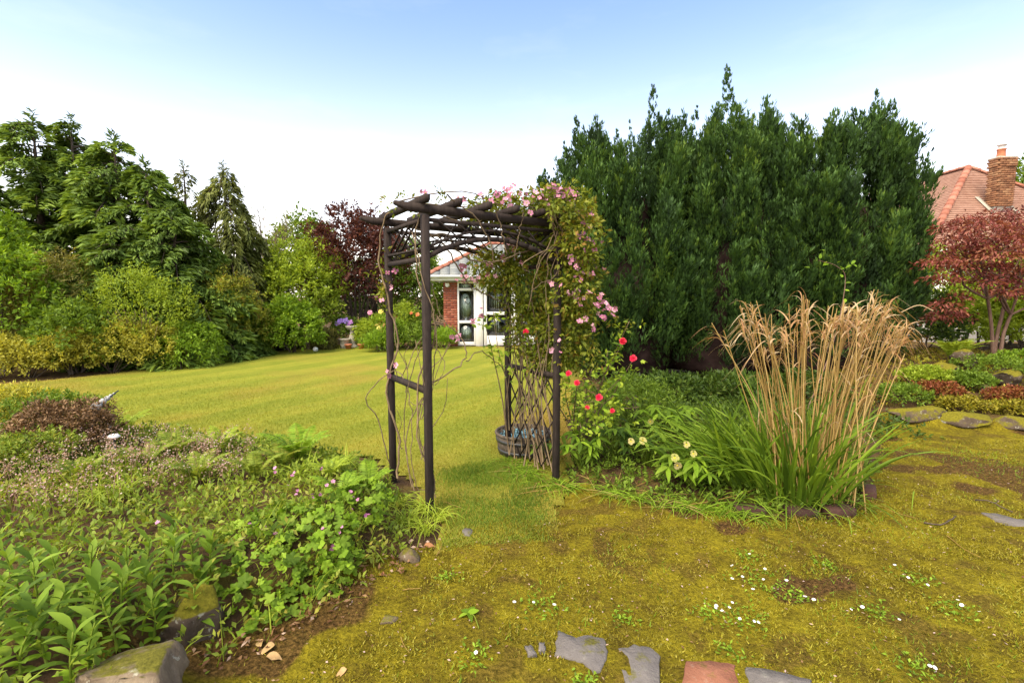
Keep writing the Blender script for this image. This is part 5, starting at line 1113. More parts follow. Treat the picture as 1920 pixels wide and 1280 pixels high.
# ================================================================== ROCKS
def rock(px, py, size, mat, lab, seed, Y=None, rz=0, sink=.25, group='rockery stones', name='rock', cuts=14):
    r = np.random.default_rng(4000 + seed); bm = bmesh.new(); bmesh.ops.create_icosphere(bm, subdivisions=3 if Y is None else 4, radius=1); V = np.array([v.co for v in bm.verts]); Fc = np.array([[v.index for v in f.verts] for f in bm.faces]); bm.free()
    for _ in range(cuts):
        n_ = unit(r.normal(0, 1, 3)); d_ = r.uniform(.42, .76); t = np.maximum(V @ n_ - d_, 0); V = V - t[:, None] * n_
    V = V / np.abs(V).max(0)
    ns = np.array([mnoise.fractal(Vector(v * 1.7 + seed), 1.0, 2.0, 5) for v in V]); V = V * (1 + .13 * ns[:, None])
    V = V * np.array(size) / 2; c_, s_ = math.cos(rz), math.sin(rz); V = V @ np.array([[c_, s_, 0], [-s_, c_, 0], [0, 0, 1]])
    p = GT(px, py) if Y is None else D(px, py, Y)
    if Y is None: p[2] = hz(p[0], p[1]) + size[2] * (.5 - sink)
    o = MB().add(V + p, Fc).build(name, M[mat], smooth=True); return tag(o, lab, 'rock', group)
rock(262, 1268, (.36, .30, .28), 'rock', 'large pale sandstone block at the bottom left corner', 21, Y=1.62, sink=.3, group='stones edging the left bed')
rock(350, 1168, (.26, .24, .32), 'rockm', 'upright mossy sandstone behind the corner block', 2, Y=2.02, sink=.15, group='stones edging the left bed')
rock(445, 1050, (.20, .2, .16), 'rock', 'tan sandstone peeping between leaves left of the geranium', 3, Y=2.5, sink=.02, group='stones edging the left bed')
rock(636, 1085, (.15, .16, .26), 'rock', 'grey upright stone under the right side of the geranium', 4, Y=2.62, sink=.15, group='stones edging the left bed')
rock(515, 1178, (.30, .26, .22), 'rockm', 'dark mossy stone under the hanging geranium leaves', 5, Y=2.4, sink=.2, group='stones edging the left bed')
rock(430, 1212, (.26, .22, .2), 'rockm', 'low mossy stone between corner block and geranium', 6, Y=2.15, sink=.3, group='stones edging the left bed')
rock(600, 1140, (.24, .2, .2), 'rockm', 'brown stone under the geranium right of the mossy stones', 10, Y=2.5, group='stones edging the left bed')
rock(735, 1000, (.30, .22, .22), 'rockm', 'dark stone in shadow left of the front arch post', 7, Y=3.2, sink=.2, group='stones edging the left bed')
rock(770, 1050, (.16, .12, .1), 'rock', 'small stone among dead leaves near the front arch post', 8, sink=.3, group='stones edging the left bed')
rock(730, 1165, (.09, .07, .05), 'rock', 'small pale stone set in the moss before the geranium', 9, sink=.3, group='stones in the moss')
rock(1722, 782, (.74, .30, .22), 'rockm', 'long mossy edging stone nearest the tall grass', 11, sink=.42, cuts=12, group='mossy edging stones of the rockery')
rock(1822, 790, (.70, .32, .22), 'rockm', 'long mossy edging stone in the middle of the rockery edge', 12, sink=.42, cuts=12, rz=-.1, group='mossy edging stones of the rockery')
rock(1918, 796, (.56, .32, .20), 'rockm', 'mossy edging stone cut by the right picture edge', 13, sink=.42, cuts=12, group='mossy edging stones of the rockery')
rock(1765, 712, (.42, .36, .34), 'rockm', 'squarish stone with mossy cap, leftmost on the rockery', 14, sink=.12)
rock(1806, 690, (.38, .34, .34), 'rockm', 'mossy stone with a pale right corner behind the squarish stone', 15, sink=.1)
rock(1886, 724, (.42, .34, .32), 'rockm', 'dark square block on the right of the rockery', 16, sink=.1)
rock(1847, 738, (.20, .18, .18), 'rock', 'small rounded stone between the two square stones', 17, sink=.15)
rock(1842, 764, (.44, .16, .12), 'rockm', 'thin slanting mossy slab behind the rockery edge', 18, sink=.2, rz=-.5)
rock(472, 660, (.5, .35, .3), 'rock', 'pale rounded boulder on the far lawn edge under the shrubs', 19, sink=.2, group='far stones')

# ================================================================== LEFT BED, FRONT: broad leaved plants
rb = np.random.default_rng(150); cnt = 0
spots = [(x_, y_) for y_, xs in ((1275, (-30, 50, 130)), (1240, (10, 90, 165)), (1200, (-20, 50, 115, 180, 235)), (1165, (5, 80, 150, 215, 275)), (1130, (40, 110, 180, 245, 305, 350)), (1100, (-10, 70, 270, 330, 375)), (1075, (300, 350, 395))) for x_ in xs]
for (x_, y_) in spots:
    f_ = G(x_ + rb.normal(0, 10), y_, .24); f_[2] = hz(f_[0], f_[1]); ht = rb.uniform(.16, .26)
    pl_ = thing('broad_leaved_plant', f_, 'upright young plant with broad glossy leaves in the front left bed', 'plant', 'broad leaved plants in the front left bed')
    tp = f_ + [rb.normal(0, .03), rb.normal(0, .03), ht]; sm = MB(); c_ = spline([f_ - [0, 0, .02], (f_ + tp) / 2 + rb.normal(0, .008, 3), tp], 8); tube(sm, c_, np.linspace(.005, .003, 8), 5); sm.build('stem', M['bed'], pl_)
    for k in range(18):
        t = k / 17; q = c_[int(1 + t * 6)]; a_ = k * 2.4 + rb.normal(0, .3); el = .3 + .75 * t + rb.normal(0, .15)
        d_ = np.array([math.cos(a_) * math.cos(el), math.sin(a_) * math.cos(el), math.sin(el)])
        inst('leaf', (BROAD if t > .25 else OVAL)[rb.integers(0, 2) if t <= .25 else rb.integers(0, 3)], pl_, q, frame(d_, np.array([-d_[0] * .5, -d_[1] * .5, 1.])), rb.uniform(.5, .85))

# ================================================================== GERANIUM
gf = GT(560, 1040); ge = thing('cranesbill_geranium', gf, 'geranium mound with lobed leaves and mauve flowers spilling over stones', 'geranium'); rb = np.random.default_rng(160)
lob = [(*D(560, 985, 2.75), .34, .26, .12), (*D(480, 1010, 2.6), .24, .2, .12), (*D(640, 960, 2.9), .28, .22, .13), (*D(500, 1080, 2.35), .2, .14, .16), (*D(590, 1070, 2.5), .22, .14, .17), (*D(450, 1130, 2.2), .10, .08, .10), (*D(540, 1140, 2.28), .14, .08, .11), (*D(690, 930, 3.05), .18, .15, .1), (*D(430, 1085, 2.3), .14, .12, .12), (*D(600, 1010, 2.6), .22, .2, .14), (*D(500, 1140, 2.22), .16, .09, .10), (*D(585, 1125, 2.38), .16, .09, .11), (*D(450, 1165, 2.12), .08, .06, .06), (*D(640, 1050, 2.62), .12, .1, .12)]
p, u = lobe_points(lob, 1100, rb, (.88, 1.05), -.35); keep = u[:, 1] < .45; p, u = p[keep][:296], u[keep][:296]
for q, n_ in zip(p, u):
    nn = unit(n_ * .7 + np.array([0, -.25, .8]) + rb.normal(0, .22, 3)); inst('leaf', PALM[rb.integers(0, 2)], ge, q, frame(sph(1, rb)[0], nn), rb.uniform(.7, 1.2))
p, u = lobe_points(lob, 560, rb, (.62, .95), -.8); mb = MB()
pv = np.array([v.co for v in PALM[0].vertices]); p3 = np.array([f.vertices[:] for f in PALM[0].polygons if len(f.vertices) == 3]); p4 = np.array([f.vertices[:] for f in PALM[0].polygons if len(f.vertices) == 4])
for q, n_ in zip(p, u):
    m_ = np.array(frame(sph(1, rb)[0], unit(n_ * .6 + np.array([0, -.2, .8]) + rb.normal(0, .3, 3)))); b0 = mb.n; tt = float(np.clip(rb.normal(.45, .2), 0, 1))
    mb.add(pv @ m_.T * rb.uniform(.7, 1.15) + q, p4, tt); mb.f[3].append(p3 + b0); mb.t[3].append(np.full(len(p3), tt)); mb.m[3].append(np.zeros(len(p3)))
mb.build('under_leaves', M['bright'], ge)
sm = MB()
for q in p[:140]: tube(sm, wander(gf + (q - gf) * .3 + rb.normal(0, .02, 3), q, 5, .03, r=rb), .0022, 3, cap=False)
sm.build('stems', M['bed'], ge)
for (x_, y_) in [(302, 982), (403, 1012), (505, 955), (520, 1070), (600, 925), (585, 930), (557, 928), (655, 925), (665, 935), (640, 990), (606, 990), (525, 998), (490, 985), (470, 990), (620, 905), (655, 960), (460, 1158), (432, 1143), (455, 1010), (380, 1030), (545, 905), (575, 955), (690, 965), (620, 1028), (550, 890), (515, 880), (600, 880)]:
    q = D(x_, y_, 2.55 if y_ > 960 else 2.85)
    for _ in range(2): inst('flower', GERF[rb.integers(0, 2)], ge, q + rb.normal(0, .01, 3), frame(sph(1, rb)[0], np.array([rb.normal(0, .3), -.5, .8])), rb.uniform(.55, .85))

# ================================================================== LEFT BED: ferns, heathers, ground cover
def fern(px, py, ht, n_fr, lab, seed, mat='bright', Y=None, spread=.8):
    r = np.random.default_rng(5000 + seed); f_ = GT(px, py) if Y is None else D(px, py, Y); f_[2] = hz(f_[0], f_[1]); o = thing('fern', f_, lab, 'fern', 'ferns')
    for k in range(n_fr):
        a_ = 6.283 * k / n_fr + r.normal(0, .25); out = np.array([math.cos(a_), math.sin(a_), 0]); L = ht * r.uniform(.85, 1.15); s = np.linspace(0, 1, 16)
        c_ = f_ + out * (L * spread * s ** 1.3)[:, None] + np.array([0, 0, 1]) * (L * (1.25 * s - .55 * s ** 2.4))[:, None]; mb = MB(); tube(mb, c_, np.linspace(.004, .001, 16), 3, .4, cap=False)
        sd_ = np.array([-out[1], out[0], 0]); T = unit(np.gradient(c_, axis=0)); w_ = L * .24 * np.sin(np.pi * np.clip(s * .9 + .12, 0, 1)) ** .8
        for sg in (-1, 1):
            i_ = np.repeat(np.arange(2, 16), 2); q = c_[i_] + T[i_] * (np.tile([0, .5], 14) * L / 16)[:, None]
            diamonds(mb, q, sd_ * sg + T[i_] * .45 + r.normal(0, .06, (28, 3)) - [0, 0, .15], np.cross(T[i_], sd_) + r.normal(0, .1, (28, 3)), w_[i_] + .004, L * .045, np.clip(r.normal(.6, .15, 28), 0, 1), curl=.1, mid=.3)
        mb.build('frond', M[mat], o)
for k, (x_, y_, ht, n_, lab, mt) in enumerate([(562, 868, .34, 9, 'feathery fern at the back of the left bed before the lawn', 'bright'), (225, 825, .30, 8, 'fern beside the white mushroom lamp', 'lime'), (190, 815, .28, 7, 'fern right of the brown heather', 'lime'), (330, 860, .26, 9, 'spreading fern in the middle of the left bed', 'bed'), (410, 850, .26, 8, 'yellow green fern left of the feathery fern', 'lime'), (275, 880, .26, 8, 'low fern left of centre in the left bed', 'bed'), (690, 925, .24, 9, 'fresh fern left of the arch posts', 'bright'), (20, 850, .3, 8, 'fern at the left picture edge beside the heather', 'bright'), (620, 900, .20, 8, 'small fern behind the geranium', 'lime'), (480, 900, .24, 8, 'fern in front of the feathery fern in the left bed', 'bed'), (370, 905, .24, 8, 'fern in the pink flowers of the left bed', 'bed'), (530, 880, .26, 8, 'fern left of the feathery fern at the bed back', 'bed'), (150, 905, .24, 8, 'fern in front of the brown heather', 'bed'), (640, 940, .22, 8, 'fern rising behind the geranium flowers', 'bright'), (1790, 680, .5, 10, 'lush fern behind the rockery stones at right', 'lime')]): fern(x_, y_, ht, n_, lab, k, mt)
def low_bush(name, lab, px, py, w, hh, mat, seed, n=260, L=.03, W=.013, per=14, d=None, Y=None, **kw):
    p = GT(px, py) if Y is None else D(px, py, Y); return shrub(name, lab, 'shrub', 960 + p[0] / p[1] * FPX, p[1], w, hh, mat, d=d, n_spray=n, per=per, L=L, W=W, s_len=kw.pop('s_len', .09), k=10, seed=seed, up=kw.pop('up', .9), **kw)
low_bush('heather_bush', 'brownish heather bush beside the grey globes', 120, 848, .36, .36, 'heather', 201, 620)
low_bush('golden_bush', 'golden low conifer behind the brown heather at left edge', 15, 815, .55, .42, 'yellow', 202, 520, L=.04, W=.016)
low_bush('heath_bush', 'green heath bush in front of the brown heather', 55, 885, .32, .24, 'bed', 203, 420, up=1.6)
low_bush('dark_green_bush', 'dark green low bush behind heather at left edge', 60, 835, .5, .36, 'mid', 204, 420)
# carpet of small plants, too many to count
rb = np.random.default_rng(170)
q = sample_poly(LEFT_BED, 7200, rb); q = q[(edge_dist(LEFT_BED, q[:, 0], q[:, 1]) > .04)]; z = h(q[:, 0], q[:, 1]); P3 = np.c_[q, z]
near = (q[:, 1] < 2.35) & (q[:, 0] < -.9); P3 = P3[~near | (rb.random(len(q)) < .5)]
mb = MB(); spray_leaves(mb, P3, np.array([0, 0, 1.]) + rb.normal(0, .4, P3.shape), 7, rb.uniform(.05, .15, len(P3)), .042, .018, r=rb, spread=.8, tint0=vnoise(P3[:, 0] * 2.2, P3[:, 1] * 2.2, 3)); tag(mb.build('bed_carpet', M['bed'], origin=(0, 0, 0)), 'carpet of small green leaves covering the left bed', 'ground cover', kind='stuff')
sub = P3[(vnoise(P3[:, 0] * 1.6, P3[:, 1] * 1.6, 9) > .34)][:3400]; mb = MB()
blades(mb, sub, np.array([0, 0, 1.]) + rb.normal(0, .35, sub.shape), rb.uniform(.1, .26, len(sub)), .006, rb.uniform(.1, .8, len(sub)), rb.random(len(sub)), 4, r=rb)
for (x_, y_) in [(800, 1000), (770, 985), (745, 950), (790, 960), (640, 880), (700, 900), (560, 900), (600, 890), (190, 940), (230, 930), (820, 975)]:
    c_ = GT(x_, y_); n_ = 42; a_ = rb.random(n_) * 6.28; blades(mb, c_ + np.c_[rb.normal(0, .03, (n_, 2)), np.zeros(n_)], np.stack([np.cos(a_) * .5, np.sin(a_) * .5, np.ones(n_)], 1), rb.uniform(.15, .34, n_), .007, rb.uniform(.4, 1.1, n_), rb.random(n_) * .6 + .4, 6, r=rb)
tag(mb.build('long_grass', M['lime'], origin=(0, 0, 0)), 'long green grass blades in the left bed', 'grass', kind='stuff')
# saxifrage: airy pink stalks
sx = sample_poly(gp((-60, 930), (0, 900), (250, 890), (480, 900), (470, 985), (330, 1010), (250, 1040), (-60, 1080)), 300, rb); sx = np.c_[sx, h(sx[:, 0], sx[:, 1])]; mb = MB(); sm = MB()
tp = sx + np.c_[rb.normal(0, .04, (len(sx), 2)), rb.uniform(.14, .27, len(sx))]
for b_, t_ in zip(sx, tp): tube(sm, [b_, (b_ + t_) / 2 + rb.normal(0, .008, 3), t_], .0013, 3, .3, cap=False)
n_ = len(tp) * 14; q = np.repeat(tp, 14, 0) + rb.normal(0, .024, (n_, 3)) + [0, 0, -.02]; diamonds(sm, q, sph(n_, rb), sph(n_, rb), .013, .011, np.clip(rb.normal(.62, .25, n_), 0, 1), mid=.5)
tag(sm.build('saxifrage', M['pinkmix'], origin=(0, 0, 0)), 'airy haze of tiny pink saxifrage flowers on red stalks', 'flowers', kind='stuff')
# ivy and dead leaves at the foot of the left bed
# ---- globes ornament and mushroom lamp
p0 = D(180, 762, 4.15); go = thing('globe_ornament', (p0[0], p0[1], hz(p0[0], p0[1])), 'slanting rod of grey globes shrinking in size above the heather', 'ornament'); mb = MB(); tube(mb, [(p0[0] - .06, p0[1] - .05, hz(p0[0], p0[1]) - .02), p0, D(222, 732, 4.4)], .006, 6); mb.build('rod', M['metal'], go)
for (x_, y_, rad, Y_) in [(181, 762, .040, 4.15), (192, 753, .031, 4.22), (201, 747, .024, 4.28), (208, 742, .017, 4.33), (214, 738, .012, 4.37)]:
    mb = MB(); a_ = np.linspace(-math.pi / 2, math.pi / 2, 11); lathe(mb, np.stack([np.cos(a_) * rad, np.sin(a_) * rad], 1), D(x_, y_, Y_), 16); mb.build('globe', M['globe'], go, smooth=True)
p0 = D(213, 817, 3.95); ml = thing('mushroom_lamp', (p0[0], p0[1], hz(p0[0], p0[1])), 'small white mushroom shaped garden lamp in the left bed', 'garden lamp'); mb = MB(); lathe(mb, [(.0, .02), (.03, .012), (.046, -.004), (.046, -.012), (.0, -.016)], p0, 20); mb.build('cap', M['lampwhite'], ml); mb = MB(); tube(mb, [(p0[0], p0[1], hz(p0[0], p0[1]) - .03), p0 - [0, 0, .01]], .008, 8); mb.build('stake', M['metal'], ml)

# ================================================================== RIGHT BED: hellebore and companions
def compound_plant(name, lab, cat, px, py, ht, n_st, mesh, seed, per=5, spread=.5, scale=1.0, flowers=(), fmesh=None, fY=None, parent_kw=None):
    r = np.random.default_rng(6000 + seed); f_ = GT(px, py); o = thing(name, f_, lab, cat); sm = MB()
    for k in range(n_st):
        a_ = 6.283 * k / n_st + r.normal(0, .4); e_ = f_ + np.array([math.cos(a_) * spread * ht * r.uniform(.3, 1.2), math.sin(a_) * spread * ht * r.uniform(.3, 1.2), ht * r.uniform(.6, 1.05)])
        tube(sm, spline([f_ + r.normal(0, .015, 3) * [1, 1, 0], (f_ + e_) / 2 + [0, 0, .05 * ht], e_], 7), np.linspace(.004, .0025, 7), 4, cap=False)
        for j_ in range(per):
            b_ = a_ + (j_ - (per - 1) / 2) * 1.0 + r.normal(0, .12); inst('leaf', mesh[r.integers(0, len(mesh))], o, e_, frame(np.array([math.cos(b_), math.sin(b_), -.15 + r.normal(0, .15)]), np.array([0, -.15, 1.]) + r.normal(0, .15, 3)), scale * r.uniform(.8, 1.2))
    for (x_, y_) in flowers:
        q = D(x_, y_, fY or f_[1]); tube(sm, spline([f_, (f_ + q) / 2 + [0, 0, .06], q + [0, 0, .02], q], 8), .003, 4, cap=False)
        inst('flower', fmesh, o, q, frame((1, 0, .1), np.array([r.normal(0, .4), -.8, r.normal(.1, .3)])), r.uniform(.85, 1.15))
    sm.build('stems', M['bed'], o); return o
HL = [broad_leaf('leaf', M['mid_o'], .12, .036, .3, .2, .8), broad_leaf('leaf', M['bright_o'], .11, .034, .4, .2, .8)]
HLd = [broad_leaf('leaf', M['dark_o'], .12, .036, .3, .2, .8), HL[0]]
compound_plant('hellebore', 'hellebore with cream green cup flowers left of the tall grass', 'hellebore', 1300, 915, .28, 24, HL, 1, 6, .75, 1.0, [(1265, 858), (1300, 850), (1270, 872), (1287, 833)], HELF, 3.55)
compound_plant('hellebore', 'hellebore with faded cream flowers behind the other hellebore', 'hellebore', 1215, 870, .30, 22, HLd, 2, 6, .7, .95, [(1205, 826), (1219, 790), (1183, 827)], HELF, 3.95)
compound_plant('hellebore', 'leafy hellebore without flowers against the dark conifer', 'hellebore', 1245, 825, .36, 22, HL, 3, 6, .7, 1.0)
compound_plant('leafy_perennial', 'leafy green plant beside the right arch post', 'plant', 1090, 880, .30, 18, HL, 4, 5, .6, .9)
compound_plant('leafy_perennial', 'leafy green plant between rose and hellebore', 'plant', 1150, 860, .34, 20, HLd, 5, 5, .6, .9)
compound_plant('leafy_perennial', 'dark leafy plant in front of the round tub', 'plant', 1030, 868, .22, 9, HLd, 6, 5, .6, .8)
shrub('feathery_perennial', 'feathery green plant under the dark conifer', 'plant', 1195, 5.6, .45, .45, 'mid', n_spray=260, per=13, L=.05, W=.014, k=7, seed=210, s_len=.16, up=1.2)
shrub('feathery_perennial', 'feathery yellow green plant behind the red roses', 'plant', 1120, 5.2, .3, .42, 'mid', n_spray=150, per=12, L=.04, W=.016, k=7, seed=211, s_len=.14, up=1.2)
rb = np.random.default_rng(180); bedpoly = gp((1060, 900), (1150, 920), (1290, 950), (1470, 970), (1600, 955), (1640, 890), (1560, 780), (1300, 760), (1090, 790))
q = sample_poly(bedpoly, 3200, rb); P3 = np.c_[q, h(q[:, 0], q[:, 1])]; mb = MB(); spray_leaves(mb, P3, np.array([0, 0, 1.]) + rb.normal(0, .5, P3.shape), 6, rb.uniform(.05, .13, len(P3)), .045, .018, r=rb, spread=.8); tag(mb.build('bed_carpet', M['mid'], origin=(0, 0, 0)), 'small green leaves carpeting the bed right of the arch', 'ground cover', kind='stuff')
mb = MB()
edge = np.array([G(x_, y_)[:2] for x_, y_ in [(960, 868), (985, 885), (1010, 905), (1040, 915), (1090, 912), (1150, 925), (1220, 938), (1290, 950), (1350, 960), (1420, 970)]])
for k in range(90):
    t = rb.random() * (len(edge) - 1.001); i_ = int(t); c_ = edge[i_] + (edge[i_ + 1] - edge[i_]) * (t - i_) + rb.normal(0, .05, 2); n_ = 11; a_ = rb.random(n_) * 6.28
    c3 = np.array([*c_, hz(*c_)]); blades(mb, np.repeat(c3[None], n_, 0) + np.c_[rb.normal(0, .02, (n_, 2)), np.zeros(n_)], np.stack([np.cos(a_) * .8, np.sin(a_) * .8, np.full(n_, .7)], 1), rb.uniform(.10, .26, n_), .006, rb.uniform(.5, 1.0, n_), rb.random(n_), 5, r=rb)
tag(mb.build('edge_grass', M['bright'], origin=(0, 0, 0)), 'untidy grass fringe along the bed right of the arch', 'grass', kind='stuff')
mb = MB(); n_ = 90; t = rb.random(n_) * 8.99; i_ = t.astype(int); c_ = edge[i_] + (edge[np.minimum(i_ + 1, 9)] - edge[i_]) * (t - i_)[:, None] + rb.normal(0, .08, (n_, 2)); a_ = rb.random(n_) * 6.28
blades(mb, np.c_[c_, h(c_[:, 0], c_[:, 1]) + .02], np.stack([np.cos(a_), np.sin(a_) * .6, np.full(n_, .12)], 1), rb.uniform(.15, .4, n_), .006, .15, rb.random(n_), 4, r=rb); tag(mb.build('dead_straw', M['dry'], origin=(0, 0, 0)), 'dead straw lying along the bed edge', 'straw', kind='stuff')

q = sample_poly([(1.4, 5.2), (4.6, 5.2), (4.9, 8.2), (1.4, 8.2)], 1500, rb); P3 = np.c_[q, h(q[:, 0], q[:, 1])]; mb = MB(); spray_leaves(mb, P3, np.array([0, 0, 1.]) + rb.normal(0, .5, P3.shape), 7, rb.uniform(.08, .24, len(P3)), .06, .022, r=rb, spread=.8); tag(mb.build('shade_toned_carpet', M['dark'], origin=(0, 0, 0)), 'leaves coloured dark as shade at the foot of the conifers', 'ground cover', kind='stuff')  # dark leaf colour stands in for the shadow over the plants here
for k, (x_, w, lab) in enumerate([(1270, .5, 'low dark plant at the conifer foot behind the hellebores'), (1390, .55, 'low dark plant at the conifer foot behind the tall grass'), (1510, .5, 'low dark plant hidden behind the dry stalks')]): shrub('shade_toned_plant', lab, 'plant', x_, 6.9, w, .28, 'dark', n_spray=160, per=13, L=.08, W=.03, k=7, seed=220 + k, s_len=.16, up=1.0)  # low plants given dark leaves to paint the shadow at the conifer foot

# ================================================================== FAR BORDER
r_ = np.random.default_rng(190)
def border(name, lab, px, Y, w, hh, mat, seed, blooms=None, bmesh_=None, **kw):
    o, f_, lb = shrub(name, lab, 'plant', px, Y, w, hh, mat, n_spray=kw.pop('n', 170), per=12, L=kw.pop('L', .09), W=kw.pop('W', .035), s_len=.2, k=6, seed=seed, up=kw.pop('up', .9), group='plants of the far flower border', **kw)
    for (x_, y_) in blooms or (): inst('bloom', bmesh_, o, D(x_, y_, Y - w * .8), frame((1, 0, .1), (r_.normal(0, .2), -.9, .5)), r_.uniform(.9, 1.2))
border('flowering_shrub', 'border plant with a purple pink bloom and yellow roses', 712, 14.6, .55, .95, 'lime', 301, [(694, 586)], PEONY)
border('yellow_rose_bush', 'green bush with two yellow blooms left of the summerhouse', 730, 14.4, .5, .9, 'bright', 302, [(714, 584), (711, 615)], YROSE)
border('fern_like_perennial', 'tall pale green ferny plant behind the left arch posts', 752, 15.0, .5, 1.25, 'lime', 303, W=.02, up=1.5)
border('orange_rose_bush', 'dark green rose with orange blooms between the left posts', 778, 15.2, .55, 1.0, 'mid', 304, [(771, 587), (783, 590)], OROSE)
border('low_border_grass', 'bright green grassy clump at the lawn edge left of the arch', 708, 13.9, .45, .42, 'bright', 305, L=.16, W=.02, up=2.5)
border('low_border_grass', 'bright green grassy clump at the foot of the brick pier', 832, 14.7, .40, .40, 'bright', 306, L=.16, W=.02, up=2.5)
border('low_border_plant', 'leafy low clump between the left arch posts', 768, 14.4, .55, .55, 'mid', 307)
border('violet_plant', 'violet flowered plant behind the birdbath', 645, 15.6, .45, .75, 'mid', 308, [(638, 602), (648, 601), (657, 604), (632, 606), (652, 608)], petal_flower('bloom', M['purplebloom'], 10, .09, .07, .3, seed=61, rows=2))
border('yellow_border_plant', 'yellow green clump right of the birdbath', 690, 14.9, .4, .7, 'lime', 309)
# dry reeds
rd = D(492, 640, 13.6); rd[2] = hz(rd[0], rd[1]); o = thing('dry_reed_clump', rd, 'far clump of dry pale reeds between the shrubs', 'ornamental grass'); mb = MB(); n_ = 90
blades(mb, rd + np.c_[r_.normal(0, .12, (n_, 2)), np.zeros(n_)], np.stack([r_.normal(0, .15, n_), r_.normal(-.1, .15, n_), np.ones(n_)], 1), r_.uniform(1.2, 1.75, n_), .025, r_.uniform(.0, .25, n_), r_.random(n_), 4, r=r_); mb.build('dry_blades', M['dry'], o)
# birdbath, stone pot, terracotta pots, white ball
bb = D(661, 640, 15.0); bb[2] = hz(bb[0], bb[1]); o = thing('birdbath', bb, 'stone birdbath on a turned pedestal at the far lawn edge', 'birdbath')
mb = MB(); lathe(mb, [(.0, 0), (.17, 0), (.17, .05), (.13, .08), (.10, .12)], bb, 20); mb.build('base', M['cast'], o); mb = MB(); lathe(mb, [(.10, .12), (.12, .22), (.12, .3), (.075, .42), (.06, .52), (.08, .56)], bb, 20); mb.build('pedestal', M['cast'], o, smooth=True); mb = MB(); lathe(mb, [(.08, .56), (.16, .60), (.20, .66), (.20, .68), (.17, .67), (.0, .63)], bb, 20); mb.build('bowl', M['cast'], o, smooth=True)
pt = D(647, 641, 14.8); pt[2] = hz(pt[0], pt[1]); mb = MB(); lathe(mb, [(.0, 0), (.14, 0), (.15, .1), (.16, .26), (.18, .27), (.18, .30), (.14, .30), (.13, .24), (0, .24)], pt, 9); tag(mb.build('stone_pot', M['cast']), 'pale faceted stone pot left of the birdbath', 'pot')
for (x_, lab) in ((677, 'small terracotta pot right of the birdbath'), (653, 'small terracotta pot between stone pot and birdbath')):
    pt = D(x_, 643, 14.6); pt[2] = hz(pt[0], pt[1]); mb = MB(); lathe(mb, [(0, 0), (.07, 0), (.10, .12), (.115, .12), (.115, .16), (.095, .16), (.085, .1), (0, .1)], pt, 14); tag(mb.build('terracotta_pot', M['terracotta']), lab, 'pot', 'terracotta pots by the birdbath')
pt = D(591, 641, 13.9); pt[2] = hz(pt[0], pt[1]) + .07; mb = MB(); a_ = np.linspace(-1.57, 1.57, 9); lathe(mb, np.stack([np.cos(a_) * .075, np.sin(a_) * .075], 1), pt, 14); lathe(mb, [(.03, -.09), (.035, -.06)], pt, 10); tag(mb.build('white_ball_lamp', M['lampwhite'], smooth=True), 'small white ball at the foot of the clipped box', 'garden lamp')

# ================================================================== ROCKERY PLANTS
for k, (x_, y_, w, hh, mt, lab) in enumerate([(1690, 752, .42, .16, 'mid', 'green mat plant beside the tall grass on the rockery'), (1756, 742, .34, .12, 'sedum', 'red sedum mat below the squarish stone'), (1900, 752, .36, .12, 'sedum', 'red sedum mat right on the rockery'), (1850, 700, .55, .20, 'mid', 'bright green mat below the maple'), (1915, 690, .5, .2, 'bright', 'bright green mat right of the maple trunk'), (1800, 768, .3, .09, 'moss', 'yellow green moss cushion behind the edging stones'), (1730, 720, .3, .2, 'lime', 'yellow green clump left of the squarish stone'), (1820, 725, .28, .15, 'mid', 'green leafy clump between the rockery stones'), (1905, 775, .3, .08, 'moss', 'moss cushion at the right rockery edge')]):
    low_bush('rockery_plant', lab, x_, y_, w, hh, mt, 400 + k, 260, L=.035, W=.018, d=w * .8, nst=3, s_len=.07)
q = sample_poly([(4.5, 6.3), (9, 6.0), (9, 9.5), (4.5, 9.5)], 1800, rb); P3 = np.c_[q, h(q[:, 0], q[:, 1])]; mb = MB(); spray_leaves(mb, P3, np.array([0, 0, 1.]) + rb.normal(0, .5, P3.shape), 6, rb.uniform(.04, .10, len(P3)), .045, .022, r=rb, spread=.9, tint0=vnoise(P3[:, 0] * 2, P3[:, 1] * 2, 12)); tag(mb.build('rockery_carpet', M['moss'], origin=(0, 0, 0)), 'mossy small leaves covering the rockery soil', 'ground cover', kind='stuff')
# climbing shoot in front of the conifer
o = thing('wild_shoot', GT(1500, 800), 'pale green leafy shoot against the dark conifer', 'plant'); sm = MB(); f_ = GT(1500, 800); c_ = spline([f_, D(1560, 650, 6.3), D(1585, 530, 6.4), D(1570, 500, 6.4), D(1535, 488, 6.4)], 20); tube(sm, c_, np.linspace(.008, .003, 20), 5); sm.build('stem', M['redbark'], o)
for (x_, y_) in [(1545, 470), (1535, 485), (1555, 478), (1520, 502), (1580, 490), (1592, 497), (1600, 488), (1583, 510), (1548, 490), (1605, 500), (1575, 505), (1588, 530), (1578, 520), (1592, 545), (1570, 500), (1560, 495), (1580, 560), (1575, 585)]: inst('leaf', OVAL[rb.integers(0, 2)], o, D(x_ + rb.normal(0, 3), y_, 6.4), frame(sph(1, rb)[0], (0, -.6, .8)), .95)

